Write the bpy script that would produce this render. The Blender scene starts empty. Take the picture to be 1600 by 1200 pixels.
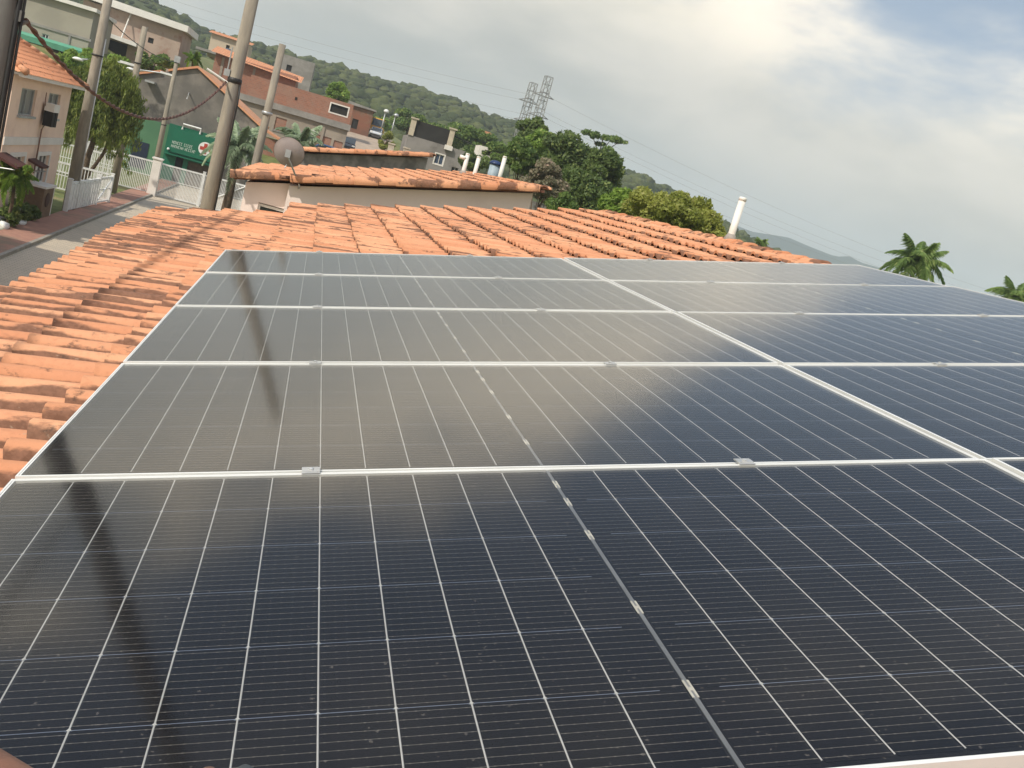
import bpy, bmesh, math, random
import numpy as np
from mathutils import Vector, Matrix, Euler

random.seed(7); RNG = np.random.default_rng(7)
S = bpy.context.scene
COL = S.collection
PI = math.pi
R = math.radians

# ------------------------------------------------------------------ camera
FPX = 1499.4
CAM = Vector((0.461, -2.079, 6.2))
RX = Vector((0.9441, -0.1872, 0.2714))      # image right
RY = Vector((0.2244, -0.2387, -0.9448))     # image down
RZ = RX.cross(RY).normalized()              # forward
RY = RZ.cross(RX).normalized(); RX.normalize()
cd = bpy.data.cameras.new('camera'); cam = bpy.data.objects.new('camera', cd); COL.objects.link(cam)
cd.sensor_width = 36.0; cd.lens = FPX * 36.0 / 1600.0
cd.clip_start = 0.02; cd.clip_end = 20000
m = Matrix(((RX.x, -RY.x, -RZ.x, CAM.x), (RX.y, -RY.y, -RZ.y, CAM.y), (RX.z, -RY.z, -RZ.z, CAM.z), (0, 0, 0, 1)))
cam.matrix_world = m
S.camera = cam

# ------------------------------------------------------------------ sky and sun
SUN_AZ, SUN_EL = 230.0, 43.5                # behind the camera on the left
w = bpy.data.worlds.new('World'); S.world = w; w.use_nodes = True
nt = w.node_tree; nt.nodes.clear()
def N(t, kind, **kw):
    n = t.nodes.new(kind)
    for k, v in kw.items():
        if k == 'ins':
            for i, val in v.items(): n.inputs[i].default_value = val
        else: setattr(n, k, v)
    return n
def L(t, a, b): t.links.new(a, b)
def mth(t, op, a, b=None, c=None, clamp=False):
    n = t.nodes.new('ShaderNodeMath'); n.operation = op; n.use_clamp = clamp
    for i, v in enumerate((a, b, c)):
        if v is None: continue
        if isinstance(v, (int, float)): n.inputs[i].default_value = v
        else: t.links.new(v, n.inputs[i])
    return n.outputs[0]
def sstep(t, v, a, b):
    n = t.nodes.new('ShaderNodeMapRange'); n.interpolation_type = 'SMOOTHSTEP'
    t.links.new(v, n.inputs[0]); n.inputs[1].default_value = a; n.inputs[2].default_value = b
    return n.outputs[0]
def mixc(t, f, a, b, mode='MIX'):
    n = t.nodes.new('ShaderNodeMix'); n.data_type = 'RGBA'; n.blend_type = mode
    for s, v in ((n.inputs[0], f), (n.inputs[6], a), (n.inputs[7], b)):
        if isinstance(v, (int, float)): s.default_value = v
        elif isinstance(v, tuple): s.default_value = (*v[:3], 1)
        else: t.links.new(v, s)
    return n.outputs[2]
SKY_STR = 0.1
def build_world():
    t = nt
    out = N(t, 'ShaderNodeOutputWorld'); bg = N(t, 'ShaderNodeBackground'); bg.inputs[1].default_value = SKY_STR
    sky = N(t, 'ShaderNodeTexSky'); sky.sky_type = 'NISHITA'; sky.sun_disc = False
    sky.sun_elevation = R(SUN_EL); sky.sun_rotation = R(SUN_AZ); sky.air_density = 1.0; sky.dust_density = 1.6; sky.ozone_density = 1.2
    tc = N(t, 'ShaderNodeTexCoord'); sep = N(t, 'ShaderNodeSeparateXYZ'); L(t, tc.outputs['Generated'], sep.inputs[0])
    X, Y, Z = sep.outputs
    Zc = mth(t, 'MAXIMUM', Z, 0.0)
    # flat cloud layer seen in perspective
    den = mth(t, 'ADD', Zc, 0.16)
    u = mth(t, 'DIVIDE', X, den); v = mth(t, 'DIVIDE', Y, den)
    cv = N(t, 'ShaderNodeCombineXYZ'); L(t, u, cv.inputs[0]); L(t, v, cv.inputs[1]); cv.inputs[2].default_value = 3.7
    n1 = N(t, 'ShaderNodeTexNoise', ins={'Scale': 0.85, 'Detail': 5.0, 'Roughness': 0.55, 'Distortion': 0.25}); L(t, cv.outputs[0], n1.inputs['Vector'])
    # heaped clouds, in direction space
    cv2 = N(t, 'ShaderNodeCombineXYZ'); L(t, mth(t, 'MULTIPLY', X, 1.0), cv2.inputs[0]); L(t, mth(t, 'MULTIPLY', Y, 1.0), cv2.inputs[1]); L(t, mth(t, 'MULTIPLY', Z, 2.4), cv2.inputs[2])
    n2 = N(t, 'ShaderNodeTexNoise', ins={'Scale': 5.2, 'Detail': 6.0, 'Roughness': 0.52, 'Distortion': 0.15}); L(t, cv2.outputs[0], n2.inputs['Vector'])
    n3 = N(t, 'ShaderNodeTexNoise', ins={'Scale': 2.1, 'Detail': 3.0, 'Roughness': 0.5}); L(t, cv2.outputs[0], n3.inputs['Vector'])
    # the cloud bank: its top stands lower towards the right (east)
    az = mth(t, 'ARCTAN2', X, Y)
    lower = mth(t, 'MULTIPLY', sstep(t, az, R(10), R(28)), sstep(t, az, R(52), R(36)))
    top = mth(t, 'SUBTRACT', 0.350, mth(t, 'MULTIPLY', lower, 0.125))
    nn = mth(t, 'ADD', mth(t, 'MULTIPLY', mth(t, 'SUBTRACT', n2.outputs[0], 0.5), 0.34), mth(t, 'MULTIPLY', mth(t, 'SUBTRACT', n1.outputs[0], 0.5), 0.12))
    h = mth(t, 'ADD', mth(t, 'SUBTRACT', top, Z), nn)
    bank = sstep(t, h, -0.075, 0.095)
    hi = sstep(t, n1.outputs[0], 0.49, 0.66)          # scattered clouds higher up
    hi = mth(t, 'MULTIPLY', hi, mth(t, 'MULTIPLY', sstep(t, Z, 0.48, 0.72), 0.8))
    cover = mth(t, 'MAXIMUM', bank, hi)
    # cloud brightness: grey undersides, bright tops
    br = mth(t, 'ADD', mth(t, 'MULTIPLY', n3.outputs[0], 0.7), mth(t, 'MULTIPLY', n2.outputs[0], 1.0))
    br = sstep(t, br, 0.60, 1.05)
    edge = sstep(t, h, 0.22, 0.0)
    br = mth(t, 'MINIMUM', mth(t, 'ADD', mth(t, 'MULTIPLY', br, 0.85), mth(t, 'MULTIPLY', edge, 0.35)), 1.0)
    k = 1.0 / SKY_STR
    ccol = mixc(t, br, (0.455 * k, 0.468 * k, 0.44 * k), (0.81 * k, 0.765 * k, 0.68 * k))
    # clouds higher up are nearer and sunlit from behind the camera: brighter
    lift = N(t, 'ShaderNodeMix'); lift.data_type = 'RGBA'; lift.blend_type = 'MULTIPLY'; lift.inputs[0].default_value = 1.0; L(t, ccol, lift.inputs[6])
    fl = mth(t, 'MAXIMUM', mth(t, 'ADD', mth(t, 'MULTIPLY', X, 0.766), mth(t, 'MULTIPLY', Y, 0.643)), 0.0)       # clouds facing the sun are front-lit
    front = mth(t, 'POWER', fl, 7.0)
    gain = mth(t, 'ADD', 1.0, mth(t, 'ADD', mth(t, 'MULTIPLY', mth(t, 'MULTIPLY', front, sstep(t, Z, 0.08, 0.22)), 0.32), mth(t, 'MULTIPLY', sstep(t, Z, 0.14, 0.28), 0.75)))
    warm = sstep(t, Z, 0.14, 0.26); gc = N(t, 'ShaderNodeCombineXYZ'); L(t, gain, gc.inputs[0]); L(t, mth(t, 'MULTIPLY', gain, mth(t, 'SUBTRACT', 1.0, mth(t, 'MULTIPLY', warm, 0.06))), gc.inputs[1]); L(t, mth(t, 'MULTIPLY', gain, mth(t, 'SUBTRACT', 1.0, mth(t, 'MULTIPLY', warm, 0.15))), gc.inputs[2]); L(t, gc.outputs[0], lift.inputs[7]); ccol = lift.outputs[2]
    skyc = mixc(t, mth(t, 'ADD', 0.22, mth(t, 'MULTIPLY', sstep(t, Z, 0.46, 0.14), 0.58)), sky.outputs[0], (0.45 * k, 0.55 * k, 0.68 * k))
    low = sstep(t, Z, 0.14, 0.0)
    ccol = mixc(t, mth(t, 'MULTIPLY', low, 0.8), ccol, (0.43 * k, 0.45 * k, 0.43 * k))
    fin = mixc(t, cover, skyc, ccol)
    # overhead sky gain, added as fill for shaded walls; cloudy skies brighten overhead
    zen = N(t, 'ShaderNodeCombineXYZ'); zg = mth(t, 'ADD', 1.0, mth(t, 'MULTIPLY', sstep(t, Z, 0.68, 1.0), 1.6)); [L(t, zg, zen.inputs[i]) for i in range(3)]
    fin = mixc(t, 1.0, fin, zen.outputs[0], 'MULTIPLY')
    L(t, fin, bg.inputs[0]); L(t, bg.outputs[0], out.inputs[0])
build_world()
sl = bpy.data.lights.new('sun', 'SUN'); sl.energy = 3.9; sl.angle = R(0.9); sl.color = (1.0, 0.93, 0.82)
sun = bpy.data.objects.new('sun', sl); COL.objects.link(sun)
sdir = Vector((math.sin(R(SUN_AZ)) * math.cos(R(SUN_EL)), math.cos(R(SUN_AZ)) * math.cos(R(SUN_EL)), math.sin(R(SUN_EL))))
sun.rotation_euler = sdir.to_track_quat('Z', 'Y').to_euler(); sun.location = (0, 0, 60)
vs = S.view_settings; vs.view_transform = 'Standard'; vs.look = 'None'; vs.exposure = 0.0; vs.gamma = 1.0; vs.use_curve_mapping = False
S.render.engine = 'CYCLES'
S.cycles.use_adaptive_sampling = True; S.cycles.adaptive_threshold = 0.02; S.cycles.max_bounces = 5; S.cycles.diffuse_bounces = 3; S.cycles.glossy_bounces = 3; S.cycles.transparent_max_bounces = 8; S.cycles.volume_bounces = 1

# ------------------------------------------------------------------ geometry helpers
TH = R(13.5)                                   # pitch of the roof
ORG = Vector((0, 0, 5.347))                    # lower far corner of the nearest panel
ROOF = Matrix.Translation(ORG) @ Matrix.Rotation(-TH, 4, 'Y')   # roof frame: x up the slope, y along the eave, z off the roof
def at(u, v, y):
    d = RX * ((u - 800) / FPX) + RY * ((v - 600) / FPX) + RZ
    return CAM + d * ((y - CAM.y) / d.y)
def azel(u, v):
    d = (RX * ((u - 800) / FPX) + RY * ((v - 600) / FPX) + RZ).normalized()
    return math.atan2(d.x, d.y), math.asin(d.z)
def proj(p):
    q = Vector(p) - CAM; z = q.dot(RZ)
    if z < 0.05: return None
    return 800 + FPX * q.dot(RX) / z, 600 + FPX * q.dot(RY) / z

class MB:
    def __init__(s): s.v = []; s.f = []
    def add(s, vs, fs):
        o = len(s.v); s.v.extend([tuple(p) for p in vs]); s.f.extend([tuple(i + o for i in f) for f in fs]); return s
    def box(s, x0, x1, y0, y1, z0, z1, mtx=None):
        vs = [Vector(p) for p in ((x0,y0,z0),(x1,y0,z0),(x1,y1,z0),(x0,y1,z0),(x0,y0,z1),(x1,y0,z1),(x1,y1,z1),(x0,y1,z1))]
        if mtx: vs = [mtx @ p for p in vs]
        return s.add(vs, ((3,2,1,0),(4,5,6,7),(0,1,5,4),(1,2,6,5),(2,3,7,6),(3,0,4,7)))
    def tube(s, pts, rad, n=8, cap=True):
        pts = [Vector(p) for p in pts]
        if isinstance(rad, (int, float)): rad = [rad] * len(pts)
        rings = []; a = None
        for i, p in enumerate(pts):
            d = (pts[min(i + 1, len(pts) - 1)] - pts[max(i - 1, 0)]).normalized()
            if a is None or abs(a.dot(d)) > 0.95: a = Vector((0, 0, 1)) if abs(d.z) < 0.9 else Vector((1, 0, 0))
            b = d.cross(a).normalized(); c = d.cross(b).normalized(); a = -c if False else a
            rings.append([p + (b * math.cos(2 * PI * k / n) + c * math.sin(2 * PI * k / n)) * rad[i] for k in range(n)])
        vs = [q for r in rings for q in r]; fs = []
        for i in range(len(pts) - 1):
            for k in range(n):
                fs.append((i * n + k, i * n + (k + 1) % n, (i + 1) * n + (k + 1) % n, (i + 1) * n + k))
        if cap:
            fs.append(tuple(range(n - 1, -1, -1))); fs.append(tuple(range((len(pts) - 1) * n, len(pts) * n)))
        return s.add(vs, fs)
    def prism(s, poly, y0, y1):        # polygon in x,z extruded along y
        n = len(poly)
        vs = [(x, y0, z) for x, z in poly] + [(x, y1, z) for x, z in poly]
        fs = [tuple(range(n)), tuple(range(2 * n - 1, n - 1, -1))] + [(i, i + n, (i + 1) % n + n, (i + 1) % n) for i in range(n)]
        return s.add(vs, fs)
    def lathe(s, prof, c=(0, 0, 0), n=12):
        vs = []; fs = []
        for r, z in prof:
            for k in range(n): vs.append((c[0] + r * math.cos(2 * PI * k / n), c[1] + r * math.sin(2 * PI * k / n), c[2] + z))
        for i in range(len(prof) - 1):
            for k in range(n): fs.append((i * n + k, i * n + (k + 1) % n, (i + 1) * n + (k + 1) % n, (i + 1) * n + k))
        fs.append(tuple(range(n - 1, -1, -1))); fs.append(tuple(range((len(prof) - 1) * n, len(prof) * n)))
        return s.add(vs, fs)
    def mesh(s, name, smooth=False):
        me = bpy.data.meshes.new(name); me.from_pydata(s.v, [], s.f); me.update()
        if smooth: me.polygons.foreach_set('use_smooth', [True] * len(me.polygons))
        return me
def obj(name, mb, mat, parent=None, smooth=False, kind=None, label=None):
    me = mb.mesh(name, smooth) if isinstance(mb, MB) else mb
    if mat is not None and not me.materials: me.materials.append(mat)
    o = bpy.data.objects.new(name, me); COL.objects.link(o)
    if parent: o.parent = parent
    if kind: o['kind'] = kind
    if label: o['label'] = label
    return o
def tag(o, label, cat, group=None):
    o['label'] = label; o['category'] = cat
    if group: o['group'] = group
    return o
def thing(name, label, cat, loc=(0, 0, 0), rz=0.0, group=None):
    o = bpy.data.objects.new(name, None); COL.objects.link(o); o.empty_display_size = 0.2
    o.location = loc; o.rotation_euler = (0, 0, rz)
    return tag(o, label, cat, group)
def npmesh(name, V, F, smooth=False):           # V (n,3), F (m,k)
    me = bpy.data.meshes.new(name); V = np.asarray(V, dtype=np.float32); F = np.asarray(F, dtype=np.int32)
    me.vertices.add(len(V)); me.vertices.foreach_set('co', V.ravel())
    k = F.shape[1]; me.loops.add(F.size); me.loops.foreach_set('vertex_index', F.ravel())
    me.polygons.add(len(F)); me.polygons.foreach_set('loop_start', np.arange(0, F.size, k, dtype=np.int32))
    me.update(calc_edges=True); me.validate()
    if smooth: me.polygons.foreach_set('use_smooth', [True] * len(me.polygons))
    return me

# ------------------------------------------------------------------ materials
MATS = {}
def pmat(name, c1, c2=None, scale=6.0, rough=0.8, metal=0.0, bump=0.0, detail=5.0, lo=0.35, hi=0.65, stretch=None, rand=0.0, spec=0.4, c3=None, s3=1.0):
    """plain painted / mineral surface: two tones through a noise, optional third large stain, optional per-island variation"""
    if name in MATS: return MATS[name]
    mt = bpy.data.materials.new(name); mt.use_nodes = True; t = mt.node_tree
    b = t.nodes['Principled BSDF']; b.inputs['Roughness'].default_value = rough; b.inputs['Metallic'].default_value = metal
    b.inputs['Specular IOR Level'].default_value = spec
    col = None
    geo = N(t, 'ShaderNodeNewGeometry')
    vec = geo.outputs['Position']
    if stretch:
        vm = N(t, 'ShaderNodeVectorMath', operation='MULTIPLY'); L(t, vec, vm.inputs[0]); vm.inputs[1].default_value = stretch; vec = vm.outputs[0]
    if c2 is None:
        c2 = tuple(min(1, x * 0.8) for x in c1)
    n = N(t, 'ShaderNodeTexNoise', ins={'Scale': scale, 'Detail': detail, 'Roughness': 0.6}); L(t, vec, n.inputs['Vector'])
    col = mixc(t, sstep(t, n.outputs[0], lo, hi), c1, c2)
    if c3:
        n3 = N(t, 'ShaderNodeTexNoise', ins={'Scale': s3, 'Detail': 6.0, 'Roughness': 0.65}); L(t, vec, n3.inputs['Vector'])
        col = mixc(t, sstep(t, n3.outputs[0], 0.5, 0.68), col, c3)
    if rand:
        oi = N(t, 'ShaderNodeObjectInfo')
        r = mth(t, 'FRACT', mth(t, 'ADD', geo.outputs['Random Per Island'], oi.outputs['Random']))
        hsv = N(t, 'ShaderNodeHueSaturation'); L(t, col, hsv.inputs['Color'])
        L(t, mth(t, 'ADD', mth(t, 'MULTIPLY', r, 2 * rand), 1 - rand), hsv.inputs['Value'])
        col = hsv.outputs[0]
    L(t, col, b.inputs['Base Color'])
    if bump:
        bp = N(t, 'ShaderNodeBump'); bp.inputs['Strength'].default_value = bump; bp.inputs['Distance'].default_value = 0.02
        L(t, n.outputs[0], bp.inputs['Height']); L(t, bp.outputs[0], b.inputs['Normal'])
    MATS[name] = mt; return mt
def leafmat(name, c1, c2, c3):
    """foliage: tone varies from leaf to leaf and from clump to clump"""
    mt = bpy.data.materials.new(name); mt.use_nodes = True; t = mt.node_tree
    b = t.nodes['Principled BSDF']; b.inputs['Roughness'].default_value = 0.55; b.inputs['Specular IOR Level'].default_value = 0.35
    geo = N(t, 'ShaderNodeNewGeometry')
    n = N(t, 'ShaderNodeTexNoise', ins={'Scale': 0.55, 'Detail': 3.0}); L(t, geo.outputs['Position'], n.inputs['Vector'])
    f = mth(t, 'ADD', mth(t, 'MULTIPLY', geo.outputs['Random Per Island'], 0.6), mth(t, 'MULTIPLY', sstep(t, n.outputs[0], 0.35, 0.65), 0.5), clamp=True)
    col = mixc(t, f, c1, c2); col = mixc(t, sstep(t, geo.outputs['Random Per Island'], 0.86, 0.97), col, c3)
    L(t, col, b.inputs['Base Color'])
    tr = N(t, 'ShaderNodeBsdfTranslucent'); L(t, col, tr.inputs[0]); mx = N(t, 'ShaderNodeMixShader'); mx.inputs[0].default_value = 0.42
    L(t, b.outputs[0], mx.inputs[1]); L(t, tr.outputs[0], mx.inputs[2]); L(t, mx.outputs[0], t.nodes['Material Output'].inputs[0])
    return mt
def tilemat(name, dirt=0.5, sc=1.0):
    """clay roof tiles: orange, lichen and soot stains that run down the slope, tile to tile variation"""
    mt = bpy.data.materials.new(name); mt.use_nodes = True; t = mt.node_tree
    b = t.nodes['Principled BSDF']; b.inputs['Roughness'].default_value = 0.85; b.inputs['Specular IOR Level'].default_value = 0.25
    geo = N(t, 'ShaderNodeNewGeometry'); oi = N(t, 'ShaderNodeObjectInfo')
    r = mth(t, 'FRACT', mth(t, 'ADD', geo.outputs['Random Per Island'], oi.outputs['Random']))
    vm = N(t, 'ShaderNodeVectorMath', operation='MULTIPLY'); L(t, geo.outputs['Position'], vm.inputs[0]); vm.inputs[1].default_value = (2.6 * sc, 5.0 * sc, 3.0 * sc)
    sh = N(t, 'ShaderNodeVectorMath', operation='ADD'); L(t, vm.outputs[0], sh.inputs[0])
    cr = N(t, 'ShaderNodeCombineXYZ'); L(t, mth(t, 'MULTIPLY', r, 1.4), cr.inputs[0]); L(t, cr.outputs[0], sh.inputs[1])
    n = N(t, 'ShaderNodeTexNoise', ins={'Scale': 1.0, 'Detail': 7.0, 'Roughness': 0.62, 'Distortion': 0.3}); L(t, sh.outputs[0], n.inputs['Vector'])
    n2 = N(t, 'ShaderNodeTexNoise', ins={'Scale': 38.0 * sc, 'Detail': 4.0, 'Roughness': 0.7}); L(t, geo.outputs['Position'], n2.inputs['Vector'])
    n3 = N(t, 'ShaderNodeTexNoise', ins={'Scale': 0.55 * sc, 'Detail': 3.0}); L(t, geo.outputs['Position'], n3.inputs['Vector'])
    base = mixc(t, r, (0.56, 0.245, 0.128), (0.69, 0.36, 0.205))
    base = mixc(t, mth(t, 'MULTIPLY', sstep(t, n2.outputs[0], 0.45, 0.7), 0.35), base, (0.45, 0.19, 0.10))
    wet = mth(t, 'ADD', mth(t, 'ADD', n.outputs[0], mth(t, 'MULTIPLY', mth(t, 'SUBTRACT', n3.outputs[0], 0.5), 0.85)), mth(t, 'MULTIPLY', mth(t, 'SUBTRACT', r, 0.5), 0.16))
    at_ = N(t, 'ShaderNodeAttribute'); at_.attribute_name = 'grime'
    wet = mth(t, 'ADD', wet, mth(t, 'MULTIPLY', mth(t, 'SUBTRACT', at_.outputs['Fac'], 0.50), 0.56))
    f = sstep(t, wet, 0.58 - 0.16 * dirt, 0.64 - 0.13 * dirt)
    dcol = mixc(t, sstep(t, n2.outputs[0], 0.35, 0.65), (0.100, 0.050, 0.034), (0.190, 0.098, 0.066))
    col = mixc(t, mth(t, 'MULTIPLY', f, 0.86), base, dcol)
    sp = N(t, 'ShaderNodeTexNoise', ins={'Scale': 9.0 * sc, 'Detail': 6.0, 'Roughness': 0.7}); L(t, geo.outputs['Position'], sp.inputs['Vector'])
    col = mixc(t, mth(t, 'MULTIPLY', sstep(t, sp.outputs[0], 0.57, 0.68), 0.8), col, (0.075, 0.050, 0.038))
    li = N(t, 'ShaderNodeTexNoise', ins={'Scale': 15.0 * sc, 'Detail': 5.0, 'Roughness': 0.65}); L(t, sh.outputs[0], li.inputs['Vector'])
    col = mixc(t, mth(t, 'MULTIPLY', sstep(t, li.outputs[0], 0.62, 0.72), 0.45), col, (0.42, 0.33, 0.24))
    L(t, col, b.inputs['Base Color'])
    bp = N(t, 'ShaderNodeBump'); bp.inputs['Strength'].default_value = 0.35; bp.inputs['Distance'].default_value = 0.006
    L(t, n2.outputs[0], bp.inputs['Height']); L(t, bp.outputs[0], b.inputs['Normal'])
    return mt
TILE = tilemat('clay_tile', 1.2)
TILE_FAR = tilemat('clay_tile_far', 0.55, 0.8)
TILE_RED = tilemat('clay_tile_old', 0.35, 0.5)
ALU = pmat('anodised_aluminium', (0.90, 0.90, 0.86), (0.84, 0.84, 0.80), 3.0, 0.36, 0.25, spec=0.5)
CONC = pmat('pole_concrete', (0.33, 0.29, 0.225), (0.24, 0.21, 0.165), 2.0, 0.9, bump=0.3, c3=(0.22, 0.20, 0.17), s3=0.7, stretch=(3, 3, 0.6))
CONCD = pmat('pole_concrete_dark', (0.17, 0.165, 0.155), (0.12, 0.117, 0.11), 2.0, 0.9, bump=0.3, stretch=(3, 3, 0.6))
BLACK = pmat('black_rubber', (0.02, 0.02, 0.02), (0.03, 0.03, 0.03), 5, 0.5)
WHITE = pmat('white_paint', (0.78, 0.78, 0.75), (0.68, 0.68, 0.65), 4, 0.5)
PVC = pmat('white_pvc', (0.80, 0.78, 0.72), (0.72, 0.70, 0.63), 6, 0.45)
PINK = pmat('pink_render', (0.86, 0.65, 0.51), (0.81, 0.60, 0.47), 1.2, 0.9, c3=(0.74, 0.54, 0.43), s3=0.5)
PALE = pmat('pale_render', (0.90, 0.76, 0.69), (0.87, 0.73, 0.66), 1.0, 0.9, c3=(0.83, 0.69, 0.62), s3=0.6)
BAND = pmat('band_render', (0.76, 0.72, 0.66), (0.70, 0.66, 0.60), 1.5, 0.85)
GLASS = pmat('window_glass', (0.045, 0.055, 0.06), (0.03, 0.04, 0.045), 0.6, 0.08, spec=0.7)
DARK = pmat('dark_inside', (0.025, 0.023, 0.02), (0.018, 0.016, 0.014), 2, 0.9)
STEEL = pmat('galvanised_steel', (0.50, 0.51, 0.51), (0.42, 0.43, 0.43), 5, 0.45, 0.6)
BARK = pmat('bark', (0.16, 0.115, 0.075), (0.09, 0.065, 0.045), 6, 0.95, bump=0.4)
# ------------------------------------------------------------------ setting: ground, street, hills
def sm(a, b, x):
    t = min(1, max(0, (x - a) / (b - a))); return t * t * (3 - 2 * t)
def terr(x, y):
    z = 5.4 * sm(84, 112, y) + 4.2 * sm(112, 158, y) + 6 * sm(158, 330, y)
    z += 5.0 * sm(-12, -30, x) * sm(84, 118, y)
    z *= 1 - 0.55 * sm(14, 40, x)
    if y < 84: z = max(z, 0)
    return z
def kerbx(y): return -8.3 - 0.027 * (y - 30)
GRASS = pmat('lawn_ground', (0.16, 0.17, 0.055), (0.10, 0.13, 0.035), 1.5, 0.95, c3=(0.24, 0.19, 0.09), s3=0.35, bump=0.3)
g = MB(); xs = [-6000, -2500, -1000, -400, -200, -120] + list(range(-80, 81, 4)) + [120, 200, 400, 1000, 2500, 6000]
ys = [-6000, -1000, -200, -60] + list(range(-40, 400, 4)) + [500, 800, 1500, 3000, 6000]
for y in ys:
    for x in xs: g.v.append((x, y, terr(x, y) - 0.02))
nx = len(xs)
for j in range(len(ys) - 1):
    for i in range(nx - 1): g.f.append((j * nx + i, j * nx + i + 1, (j + 1) * nx + i + 1, (j + 1) * nx + i))
obj('ground', g, GRASS, kind='structure', smooth=True)

def pavermat():
    mt = bpy.data.materials.new('street_pavers'); mt.use_nodes = True; t = mt.node_tree; b = t.nodes['Principled BSDF']; b.inputs['Roughness'].default_value = 0.9
    geo = N(t, 'ShaderNodeNewGeometry')
    br = N(t, 'ShaderNodeTexBrick', ins={'Scale': 1.0, 'Color1': (0.56, 0.47, 0.345, 1), 'Color2': (0.48, 0.405, 0.305, 1), 'Mortar': (0.30, 0.26, 0.20, 1), 'Mortar Size': 0.012, 'Brick Width': 0.24, 'Row Height': 0.12})
    L(t, geo.outputs['Position'], br.inputs['Vector'])
    n = N(t, 'ShaderNodeTexNoise', ins={'Scale': 0.5, 'Detail': 6.0}); L(t, geo.outputs['Position'], n.inputs['Vector'])
    L(t, mixc(t, mth(t, 'MULTIPLY', sstep(t, n.outputs[0], 0.45, 0.75), 0.5), br.outputs[0], (0.34, 0.29, 0.225)), b.inputs['Base Color'])
    return mt
PAVER = pavermat()
st = MB(); sw = MB(); kb = MB()
for j, y in enumerate(range(-30, 84, 6)):
    k0, k1 = kerbx(y), kerbx(y + 6)
    st.add([(k0, y, 0.004), (-3.4, y, 0.004), (-3.4, y + 6, 0.004), (k1, y + 6, 0.004)], [(0, 1, 2, 3)])
    sw.add([(k0 - 1.35, y, 0.11), (k0 - 0.13, y, 0.11), (k1 - 0.13, y + 6, 0.11), (k1 - 1.35, y + 6, 0.11)], [(0, 1, 2, 3)])
    kb.add([(k0 - 0.13, y, 0.0), (k0, y, 0.0), (k1, y + 6, 0.0), (k1 - 0.13, y + 6, 0.0), (k0 - 0.13, y, 0.125), (k0, y, 0.125), (k1, y + 6, 0.125), (k1 - 0.13, y + 6, 0.125)],
           [(4, 5, 6, 7), (1, 2, 6, 5), (0, 4, 7, 3)])
obj('street', st, PAVER, kind='structure')
obj('pavement', sw, pmat('red_pavement', (0.38, 0.20, 0.14), (0.32, 0.165, 0.12), 3, 0.9, c3=(0.22, 0.16, 0.11), s3=0.4), kind='structure')
obj('kerb', kb, pmat('kerb_stone', (0.33, 0.30, 0.25), (0.25, 0.23, 0.19), 3, 0.9), kind='structure')
# road climbing the slope beyond the gate
rd = MB(); rc = [(2.5, 100), (3.0, 112), (4.2, 124), (5.6, 138), (7.0, 152), (8.0, 170), (8.4, 190)]
for (x0, y0), (x1, y1) in zip(rc[:-1], rc[1:]):
    for kx in range(3):
        a0, a1 = x0 - 3.4 + kx * 2.3, x0 - 1.1 + kx * 2.3; b0, b1 = x1 - 3.4 + kx * 2.3, x1 - 1.1 + kx * 2.3
        for q in range(3):
            ya, yb = y0 + (y1 - y0) * q / 3, y0 + (y1 - y0) * (q + 1) / 3; fa, fb = q / 3, (q + 1) / 3
            P = [(a0 + (b0 - a0) * fa, ya), (a1 + (b1 - a1) * fa, ya), (a1 + (b1 - a1) * fb, yb), (a0 + (b0 - a0) * fb, yb)]
            rd.add([(x, y, terr(x, y) + 0.06) for x, y in P], [(0, 1, 2, 3)])
obj('road', rd, pmat('dusty_road', (0.42, 0.33, 0.25), (0.35, 0.28, 0.21), 0.7, 0.95), kind='structure')

def noise1(x, ph):
    return math.sin(x * 1.0 + ph) * 0.5 + math.sin(x * 2.3 + ph * 1.7) * 0.27 + math.sin(x * 5.1 + ph * 2.9) * 0.14 + math.sin(x * 11.7 + ph * 0.7) * 0.08
def hill_mesh(name, sky_px, r0, r1, r2, na, nr, amp, base):
    pts = sorted(azel(u, v) for u, v in sky_px); A = [p[0] for p in pts]; E = [p[1] for p in pts]
    V = []; F = []
    for i in range(na + 1):
        a = A[0] + (A[-1] - A[0]) * i / na
        el = float(np.interp(a, A, E))
        for j in range(nr + 1):
            t = j / nr; r = r0 + (r2 - r0) * t
            top = CAM.z + r1 * math.tan(el)
            if r <= r1: k = sm(0, 1, (r - r0) / (r1 - r0)) ** 0.8
            else: k = 1 - 0.35 * sm(0, 1, (r - r1) / (r2 - r1))
            z = base + (top - base) * k * (1 + amp * 0.25 * noise1(a * 60 + r * 0.011, 2.0) * math.sin(PI * min(1, k)))
            V.append((CAM.x + r * math.sin(a), CAM.y + r * math.cos(a), z))
    for i in range(na):
        for j in range(nr): F.append((i * (nr + 1) + j, (i + 1) * (nr + 1) + j, (i + 1) * (nr + 1) + j + 1, i * (nr + 1) + j + 1))
    return V, F
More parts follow.
